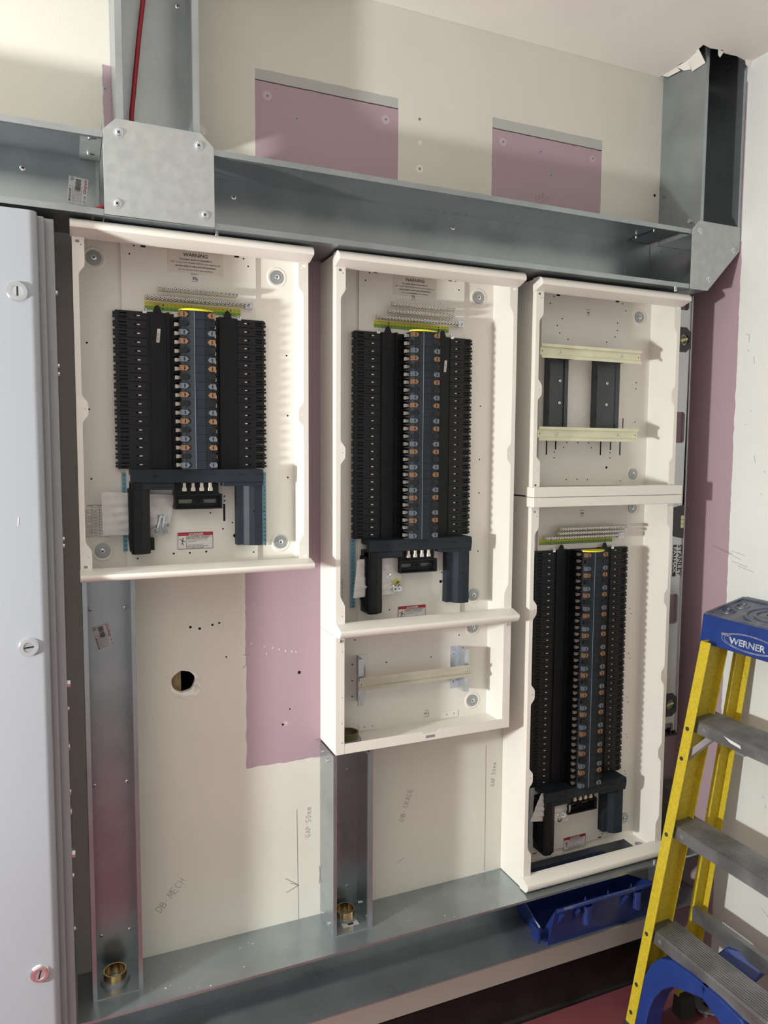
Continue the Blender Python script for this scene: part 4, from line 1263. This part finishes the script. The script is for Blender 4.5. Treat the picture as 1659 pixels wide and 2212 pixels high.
bag('polythene_bag', 'clear plastic bag of bolts hooked behind the left leg of the left board', [(-.476, 1.428), (-.346, 1.426), (-.332, 1.508), (-.478, 1.518)], (-.030, -.022, -.022, -.030), .004, 1)
bag('polythene_bag', 'clear plastic bag of nuts and bolts hooked behind the left leg of the middle board', [(.064, 1.262), (.196, 1.262), (.196, 1.348), (.076, 1.352)], (-.050, -.030, -.026, -.045), .004, 5)
bag('polythene_bag', 'clear crumpled plastic bag hooked behind the left leg of the tall right board', [(.566, .626), (.712, .588), (.716, .680), (.603, .694)], (-.058, -.036, -.036, -.052), .004, 9)

def bolt_at(x, y, z, ang, L, label, group):
    r = thing('bolt', label, 'bolt', (x, y, z), group)
    r.rotation_euler = (0, ang, .15)
    mb = MB().cyl((0, 0, 0), 'z', .0036, L, 12)
    build('threaded_shank', mb, ZINC, parent=r, smooth=True)
    mb = MB().cyl((0, 0, L), 'z', .0065, .005, 6)
    build('hex_head', mb, BRIGHT, parent=r)
def nut_at(x, y, z, ang, label, group, mat_=BRIGHT, name='hex_nut', cat='nut', n=6, ro=.0068, ri=.0036, h=.005):
    mb = MB().ring((0, 0, 0), 'y', ro, ri, -h, n)
    o = build(name, mb, mat_)
    o.location = (x, y, z); o.rotation_euler = (ang, ang * .7, ang)
    tag(o, label, cat, group)
gA = 'fixings in the bag on the left board'
bolt_at(-.370, -.028, 1.434, .25, .028, 'long zinc bolt in the bag on the left board, left of the pair', gA)
bolt_at(-.358, -.027, 1.436, .12, .026, 'long zinc bolt in the bag on the left board, right of the pair', gA)
nut_at(-.374, -.030, 1.434, .3, 'flat grey washer at the bottom left of the bag on the left board', gA, GREYW, 'flat_washer', 'washer', 20, .008, .004, .0015)
nut_at(-.356, -.031, 1.433, .2, 'flat grey washer at the bottom right of the bag on the left board', gA, GREYW, 'flat_washer', 'washer', 20, .0085, .004, .0015)
nut_at(-.350, -.028, 1.447, .4, 'bright hex nut in the bag on the left board', gA)
gB = 'fixings in the bag on the middle board'
nut_at(.182, -.034, 1.290, .2, 'flat washer with a green insert in the bag on the middle board', gB, YLAB, 'flat_washer', 'washer', 20, .0095, .005, .002)
nut_at(.184, -.036, 1.286, .5, 'uppermost bright hex nut in the bag on the middle board', gB, BRIGHT, ro=.008)
nut_at(.176, -.035, 1.275, .1, 'lowest left bright hex nut in the bag on the middle board', gB, ZINC, ro=.0072)
nut_at(.188, -.035, 1.273, -.3, 'lowest right bright hex nut in the bag on the middle board', gB, ZINC, ro=.0072)
bolt_at(.160, -.034, 1.272, .9, .012, 'short bolt lying at the bottom of the bag on the middle board', gB)
bolt_at(.155, -.034, 1.300, .6, .010, 'small dark screw in the bag on the middle board', gB)
gC = 'fixings in the bag on the tall right board'
nut_at(.672, -.0425, .604, .4, 'bright nut at the bottom of the bag on the tall right board', gC)
nut_at(.684, -.0425, .614, -.4, 'second bright nut, higher in the bag on the tall right board', gC, ZINC)
bolt_at(.660, -.0425, .606, .5, .012, 'small bolt in the bag on the tall right board', gC)

# ================================================================== CABINET
rg = thing('steel_cabinet', 'tall light grey steel cabinet with round quarter-turn locks', 'cabinet', (-.95, -.09, .20))
mb = MB()
mb.box(-1.5, -.5665, -.168, -.002, .20, 2.012)
mb.box(-1.5, -.551, -.155, -.002, .20, 2.013)
part(rg, 'body', mb, CABD, bevel=.002, seg=2)
mb = MB()
P = [(-1.5, -.170)]
P.append((-.5775, -.170))
for i in range(9):
    a = PI / 2 * i / 8
    P.append((-.5775 - .014 * (1 - math.cos(a)), -.178 - .012 * math.sin(a)))
P.append((-1.5, -.190))
mb.prism(P, 'z', .205, 2.014)
door = part(rg, 'door', mb, CABG, smooth=True)
for k, z in enumerate((1.874, 1.249, .630)):
    mb = MB()
    mb.m(0).cyl((-.611, -.190, z), 'y', .0175, -.0035, 32, .0155)
    mb.m(0).ring((-.611, -.1935, z), 'y', .0135, .0095, -.0022, 28)
    mb.m(1).cyl((-.611, -.1935, z), 'y', .0095, -.0008, 24)
    a = (PI / 2, .1, 1.3)[k]
    c, s_ = math.cos(a), math.sin(a)
    mb.m(2).prism([(-.611 + p * c - q * s_, z + p * s_ + q * c) for p, q in [(-.008, -.0013), (.008, -.0013), (.008, .0013), (-.008, .0013)]], 'y', -.1943, -.1948)
    l = rg.location
    build('lock', mb, [CHROME, GREYW if k == 1 else ZINC, HOLE], parent=door, sh=(-l[0], -l[1], -l[2]), smooth=True)
mb = MB().prism([(-.623, 1.467), (-.6215, 1.467), (-.6205, 1.482), (-.622, 1.482)], 'y', -.1901, -.1905)
build('paint_chip', mb, WLAB, parent=door, sh=(-rg.location[0], -rg.location[1], -rg.location[2]))
def side_bolt(y, z, r, h):
    part(rg, 'side_bolt', MB().cyl((-.551, y, z), 'x', r, h, 8), BRIGHT, smooth=False)
for y, z, r, h in [(-.12, 1.89, .005, .003), (-.12, 1.757, .005, .003), (-.12, 1.742, .005, .003), (-.12, 1.434, .005, .003), (-.12, 1.421, .005, .003), (-.12, 1.155, .009, .006), (-.12, 1.105, .005, .003),
                   (-.12, 1.03, .008, .002), (-.12, .94, .008, .002), (-.12, .90, .008, .002), (-.12, .815, .010, .006), (-.12, .77, .006, .003), (-.12, .66, .005, .003)]:
    side_bolt(y, z, r, h)

# ================================================================== SPIRIT LEVEL
rl = thing('spirit_level', 'long aluminium spirit level with black end blocks, upright against the right column', 'spirit level', (1.0, -.078, .806))
x0, x1, z0, z1 = .9745, 1.0340, .806, 2.030
def slot_(zc, h, a=.0105, b=.0495):
    c = .006
    return [(x0 + a, zc - h + c), (x0 + a + c, zc - h), (x0 + b - c, zc - h), (x0 + b, zc - h + c), (x0 + b, zc + h - c), (x0 + b - c, zc + h), (x0 + a + c, zc + h), (x0 + a, zc + h - c)]
mb = MB()
mb.sheet(rect(x0 + .002, x1 - .002, z0 + .012, z1 - .002), [slot_(1.675, .042), slot_(1.170, .042), slot_(2.005, .014), slot_(1.415, .035, .015, .058), circ(x0 + .034, 1.912, .018), circ(x0 + .034, .895, .018), slot_(.830, .012)], 'y', -.087, -.081)
mb.box(x0, x0 + .002, -.091, -.066, z0 + .010, z1); mb.box(x1 - .002, x1, -.091, -.066, z0 + .010, z1)
part(rl, 'frame', mb, LVL)
for zc in (1.912, .895):
    mb = MB()
    mb.m(0).sheet([(x0 + .014, zc - .033), (x0 + .042, zc - .033), (x1 - .0025, zc - .020), (x1 - .0025, zc + .020), (x0 + .042, zc + .033), (x0 + .014, zc + .033)], [circ(x0 + .036, zc, .015)], 'y', -.0895, -.080)
    mb.m(1).tube([(x0 + .024, -.084, zc - .004), (x0 + .036, -.084, zc), (x0 + .048, -.084, zc + .003)], .0045, 10)
    mb.m(2).ring((x0 + .036, -.080, zc), 'y', .015, .0115, -.004, 20)
    part(rl, 'plumb_vial', mb, [DKPL, VIAL, LVL], smooth=True)
mb = MB()
mb.m(0).prism([(x0 + .016, 1.425), (x0 + .022, 1.455), (x1 - .0025, 1.462), (x1 - .0025, 1.368), (x0 + .022, 1.375), (x0 + .016, 1.405)], 'y', -.0895, -.080)
mb.m(1).box(x0 + .046, x1 - .003, -.0905, -.084, 1.398, 1.432); mb.m(2).box(x0 + .046, x1 - .003, -.0908, -.0905, 1.409, 1.410); mb.box(x0 + .046, x1 - .003, -.0908, -.0905, 1.420, 1.421)
part(rl, 'centre_vial', mb, [DKPL, VIAL, INK])
mb = MB()
mb.box(x0, x1, -.092, -.065, z0, z0 + .006)
for i in range(4): mb.box(x0 + .004 + i * .015, x0 + .011 + i * .015, -.092, -.065, z0 + .006, z0 + .012)
part(rl, 'end_cap', mb, BLACK2)
mb = MB()
mb.m(0).text('STANLEY', (x0 + .0425, -.087, 1.351), (0, 0, -1), (1, 0, 0), .0205, bold=.02, sx=1.05)
mb.m(0).box(x0 + .0245, x0 + .0375, -.0873, -.087, 1.262, 1.351)
mb.m(1).text('FATMAX', (x0 + .0265, -.0873, 1.345), (0, 0, -1), (1, 0, 0), .0145, bold=.02, sx=1.28)
part(rl, 'lettering', mb, [INK, WLAB])

# ================================================================== BLUE BIN
rn = thing('storage_bin', 'blue plastic stacking bin with hanging clips in the bottom trunking', 'bin', (.735, -.08, .3292))
zb0 = .3295
def wall_quad(mb, A, B, t):
    """A,B: lists of 3-D points (outline) offset by vector t"""
    mb.loft(A, [(p[0] + t[0], p[1] + t[1], p[2] + t[2]) for p in A])
mb = MB()
mb.box(.572, .900, -.140, -.015, zb0, zb0 + .003)
wall_quad(mb, [(.572, -.140, zb0), (.900, -.140, zb0), (.905, -.166, .437), (.573, -.166, .437)], 0, (0, .003, 0))
wall_quad(mb, [(.572, -.015, zb0), (.900, -.015, zb0), (.903, -.010, .385), (.872, -.008, .400), (.862, -.006, .452), (.54, -.006, .452)], 0, (0, -.003, 0))
wall_quad(mb, [(.900, -.140, zb0), (.900, -.015, zb0), (.903, -.010, .385), (.905, -.166, .437)], 0, (.003, 0, 0))
wall_quad(mb, [(.572, -.140, zb0), (.572, -.015, zb0), (.535, -.006, .452), (.548, -.035, .430), (.563, -.090, .375), (.572, -.118, .358), (.571, -.140, .395), (.572, -.164, .437), (.572, -.152, .385)], 0, (.003, 0, 0))
part(rn, 'shell', mb, BINB, bevel=.0008)
mb = MB().tube([(.578, -.168, .438), (.70, -.169, .4395), (.82, -.169, .4385), (.908, -.169, .438)], .0058, 12)
mb.cyl((.905, -.169, .438), 'x', .009, .007, 16)
for x in (.668, .742, .82): mb.prism([(x - .004, .440), (x + .004, .440), (x, .454)], 'y', -.1665, -.1635)
part(rn, 'rim', mb, BINB, smooth=True)
mb = MB().text('DANGER: DO NOT STAND ON OR IN BIN   POSITION UNDER LOAD WITH CARE', (.596, -.1735, .4405), (1, 0, 0), (0, .55, .83), .0078, nrm=(0, -.83, .55), bold=.01, sx=.82)
part(rn, 'moulded_text', mb, RIDGE)
for x in (.672, .838):
    mb = MB()
    P = []
    for i in range(9):
        a = PI * i / 8
        P.append((x + .012 * math.cos(a), -.166 - .014 * math.sin(a)))
    for i in range(8, -1, -1):
        a = PI * i / 8
        P.append((x + .009 * math.cos(a), -.163 - .012 * math.sin(a)))
    mb.prism(P, 'z', .384, .434); mb.box(x - .012, x + .012, -.178, -.160, .431, .434)
    part(rn, 'hanging_clip', mb, BINB, smooth=True)
for x in (.590, .640, .795):
    part(rn, 'gusset', MB().prism([(-.152, .385), (-.180, .430), (-.164, .436)], 'x', x - .002, x + .002), BINB)
mb = MB()
mb.prism([(.535, .352), (.541, .350), (.541, .388), (.535, .390)], 'y', -.150, -.118); mb.box(.541, .572, -.140, -.120, .348, .352)
part(rn, 'side_hook', mb, BINB)

mb = MB().cyl((.985, -.085, .3292), 'z', .022, .128, 28)
mb.ring((.985, -.085, .4572), 'z', .023, .012, .004, 28)
top('plastic_bottle', mb, WHITEP, 'white round plastic container at the right end of the blue bin', 'container', smooth=True)

# ================================================================== STEP LADDER
rs = thing('step_ladder', 'yellow fibreglass step ladder with a blue top, folded against the right wall', 'ladder', (.95, -.42, FL))
xf = lambda z: .8105 + .1255 * (z - .07)
yl = lambda z: -.245 + .075 * (1.07 - z)
yr = lambda z: -.555 - .060 * (1.07 - z)
def chan(name, fx, fy, sg, d, w1, w2, z0, z1, th=.003, mat_=LADY):
    """channel rail: web in the plane y=fy, flanges towards sg*y"""
    def sec(z):
        x, y = fx(z), fy(z)
        return [(x, y, z), (x, y + sg * w1, z), (x + th, y + sg * w1, z), (x + th, y + sg * th, z), (x + d - th, y + sg * th, z), (x + d - th, y + sg * w2, z), (x + d, y + sg * w2, z), (x + d, y, z)]
    mb = MB().loft(sec(z0), sec(z1))
    return part(rs, name, mb, mat_, bevel=.0006)
chan('front_rail', xf, yl, -1, .083, .031, .018, .055, 1.125)
chan('front_rail', xf, yr, 1, .083, .031, .018, .055, 1.125)
xr_ = lambda z: .9785 + .079 * z
chan('rear_rail', xr_, lambda z: yl(z) + .001, -1, .046, .012, .021, .075, 1.09)
chan('rear_rail', xr_, lambda z: yr(z) - .001, 1, .046, .012, .021, .075, 1.09)
def foot(fx, fy, sg, z, d):
    mb = MB()
    x, y = fx(z), fy(z)
    mb.loft([(x - .004, y + .006 * -sg, z - .035), (x + d + .004, y + .006 * -sg, z - .035), (x + d + .004, y + sg * .034, z - .035), (x - .004, y + sg * .034, z - .035)],
            [(x - .002, y + .003 * -sg, z + .02), (x + d, y + .003 * -sg, z + .02), (x + d, y + sg * .028, z + .02), (x - .002, y + sg * .028, z + .02)])
    part(rs, 'foot', mb, RUB, bevel=.003, seg=2)
foot(xf, yl, -1, .0535, .083); foot(xf, yr, 1, .0535, .083)
foot(xr_, yl, -1, .075, .046); foot(xr_, yr, 1, .075, .046)
# treads
for (xa, za, xb, zb_) in ((.934, .915, 1.018, .924), (.895, .631, .981, .636), (.856, .3415, .938, .3455)):
    zc = za
    ya, yb = yl(zc) - .0035, yr(zc) + .0035
    n = 11
    P = [(xa - .003, za - .030), (xa, za - .002), (xa + .002, za)]
    for i in range(n):
        t0 = (i + .15) / n; t1 = (i + .55) / n; t2 = (i + .7) / n
        X = lambda t: xa + .004 + (xb - xa - .004) * t
        Z = lambda t: za + (zb_ - za) * t
        P += [(X(t0), Z(t0) + .0022), (X(t1), Z(t1) + .0022), (X(t2), Z(t2)), (X((i + .98) / n), Z((i + .98) / n))]
    P += [(xb, zb_ - .020), (xb - .002, zb_ - .020), (xb - .003, zb_ - .003), (xa + .003, za - .003), (xa - .001, za - .030)]
    mb = MB().prism(P, 'y', ya, yb)
    tr_ = part(rs, 'tread', mb, ALU)
    mb = MB()
    for yy in (ya - .045, yb + .045):
        mb.ring((xa - .0015, yy, za - .014), 'x', .0058, .0036, -.0012, 16); mb.cyl((xa - .0005, yy, za - .014), 'x', .0036, -.0018, 12)
    l = rs.location
    build('rivet', mb, GREYW, parent=tr_, sh=(-l[0], -l[1], -l[2]), smooth=True)
    if za > .8:
        mb = MB()
        mb.loft([(xa - .0020, ya - .105, za - .006), (xa - .0026, ya - .155, za - .012), (xa - .0026, ya - .158, za - .020), (xa - .0026, ya - .125, za - .016)],
                [(xa - .0026, ya - .105, za - .006), (xa - .0032, ya - .155, za - .012), (xa - .0032, ya - .158, za - .020), (xa - .0032, ya - .125, za - .016)])
        build('torn_sticker', mb, WLAB, parent=tr_, sh=(-l[0], -l[1], -l[2]))
# rivets in the front rail
for z in (.895, .815, .608, .330, .185, .105):
    x, y = xf(z), yl(z) - .013
    part(rs, 'rail_rivet', MB().cyl((x + .0005, y, z), 'x', .0055, -.002, 14), RIV, smooth=True)
# diagonal brace below the first tread
mb = MB()
A = (xf(.82) + .006, yl(.82) - .010, .812); B = (.945, -.300, .893)
mb.loft([(A[0], A[1], A[2] - .010), (A[0] + .018, A[1], A[2] - .010), (A[0] + .018, A[1], A[2] + .010), (A[0], A[1], A[2] + .010)],
        [(B[0], B[1], B[2] - .010), (B[0] + .018, B[1], B[2] - .010), (B[0] + .018, B[1], B[2] + .010), (B[0], B[1], B[2] + .010)])
part(rs, 'tread_brace', mb, ALU)
mb = MB().box(.950, .985, -.385, -.360, .868, .893); mb.cyl((.949, -.372, .880), 'x', .003, -.003, 10)
part(rs, 'spreader_lug', mb, GREYW, bevel=.003)
# blue arched braces at the foot
def arch(ys, name='foot_brace'):
    pts_o, pts_i = [], []
    y0, s = ys
    O = [(0.000, .055), (-.004, .16), (-.010, .215), (-.028, .262), (-.055, .295), (-.090, .312), (-.150, .318)]
    I = [(-.034, .055), (-.040, .14), (-.052, .185), (-.075, .225), (-.105, .252), (-.150, .270), (-.195, .285)]
    A = []; 
    for (a, z) in O: A.append((y0 + s * -a, z))
    Bk = [(y0 + s * -a, z) for a, z in I][::-1]
    loop = A + [(y0 + s * .205, .318)] + Bk
    L0 = [(xf(z) + .0035, y, z) for y, z in loop]
    L1 = [(xf(z) + .060, y, z) for y, z in loop]
    return part(rs, name, MB().loft(L0, L1), LBLUE, bevel=.003, seg=2)
arch((yl(.15) - .022, -1)); arch((yr(.15) + .022, 1))
# rear cross bar
mb = MB()
ya, yb = -.205, -.60
mb.box(1.000, 1.003, yb, ya, .330, .366); mb.box(1.000, 1.018, yb, ya, .366, .369)
mb.box(1.003, 1.02, -.222, -.205, .335, .366)
part(rs, 'rear_bar', mb, ALU)
mb = MB()
P = [(.985, .300), (1.045, .302), (1.058, .330), (1.035, .352), (.998, .340)]
mb.loft([(.93, -.315, .300), (1.01, -.300, .296), (1.045, -.31, .318), (.99, -.33, .336)], [(.985, -.42, .300), (1.05, -.405, .300), (1.075, -.405, .335), (1.03, -.425, .355)])
part(rs, 'rear_brace', mb, LBLUE, bevel=.003, seg=2)
# top cap
O = Vector((.9665, 0, 1.112)); U = Vector((.1415, 0, .0325)); V = Vector((.0085, 0, .0755))
def C3(a, b, y): 
    p = O + U * a + V * b
    return (p.x, y, p.z)
mb = MB()
yA, yB = -.222, -.585
mb.loft([C3(0, 0, yA), C3(1, 0, yA), C3(1, 1, yA), C3(0, 1, yA)], [C3(0, 0, yB), C3(1, 0, yB), C3(1, 1, yB), C3(0, 1, yB)])
capo = part(rs, 'top_cap', mb, LBLUE, bevel=.004, seg=3)
l = rs.location
SH = (-l[0], -l[1], -l[2])
nU, nV = U.normalized(), V.normalized()
mb = MB()
def slab(a0, a1, y0, y1, h0, h1):
    A = [C3(a0, 1, y0), C3(a1, 1, y0), C3(a1, 1, y1), C3(a0, 1, y1)]
    mb.loft([tuple(Vector(p) + nV * h0) for p in A], [tuple(Vector(p) + nV * h1) for p in A])
slab(.01, .99, yA - .002, yB + .002, -.0005, .0008)
slab(.05, .97, yA - .004, yA - .013, .0008, .004)
slab(.03, .09, yA - .004, yB + .004, .0008, .0035)
slab(.90, .97, yA - .004, yB + .004, .0008, .0035)
def ring_top(cu, cy, ru, ry, w, h=.0035, n=36):
    out = []
    for k, (f, hh) in enumerate(((1, .0006), (1, h), (w, h), (w, .0006))):
        q = []
        for i in range(n):
            t = 2 * PI * i / n
            p = Vector(C3(cu + ru * f * math.cos(t), 1, cy + ry * f * math.sin(t))) + nV * hh
            q.append(tuple(p))
        out.append(q)
    for k in range(4): mb.loft(out[k], out[(k + 1) % 4], cap=False)
ring_top(.50, -.375, .40, .075, .88); ring_top(.50, -.375, .26, .05, .86); ring_top(.50, -.375, .12, .022, .8)
ring_top(.30, -.262, .12, .020, .75); ring_top(.62, -.268, .13, .018, .75); ring_top(.30, -.262, .05, .008, .6); ring_top(.62, -.268, .05, .008, .6)
build('cap_relief', mb, LTOP, parent=capo, sh=SH, smooth=True)
mb = MB()
FN = nU * -1
fy = Vector((0, -1, 0))
mb.text('WERNER', tuple(O + V * .27 + Vector((0, -.315, 0)) + FN * .0006), (0, -1, 0), nV, .0225, nrm=FN, bold=.025, sx=1.12)
n = 40
for rr, wv in ((1.0, .0009), (.90, .0006)):
    pts = [(.082 * rr * math.cos(2 * PI * i / n) , .0205 * rr * math.sin(2 * PI * i / n)) for i in range(n + 1)]
    mb.stroke(pts, wv, tuple(O + V * .40 + Vector((0, -.372, 0)) + FN * .0003), (0, -1, 0), tuple(nV), tuple(FN), .0005)
build('cap_lettering', mb, SILV, parent=capo, sh=SH)
mb = MB()
mb.stroke([(0, .003), (.012, .004), (.022, .001), (.030, -.010)], .006, tuple(O + V * .47 + Vector((0, -.290, 0)) + FN * .0002), (0, -1, 0), tuple(nV), tuple(FN), .0003)
build('cap_scuff', mb, GREYW, parent=capo, sh=SH)

# loose bracket on the floor behind the ladder
mb = MB()
mb.sheet([(1.06, -.185), (1.09, -.215), (1.122, -.205), (1.126, -.150), (1.10, -.125), (1.075, -.150)], [[(1.09, -.185), (1.108, -.192), (1.112, -.168), (1.096, -.162)]], 'z', .030, .034)
mb.box(1.085, 1.118, -.150, -.120, FL, .032); mb.box(1.075, 1.085, -.20, -.17, FL, .030)
top('metal_bracket', mb, GREYW, 'dark slotted metal bracket lying on the maroon floor behind the ladder', 'bracket')
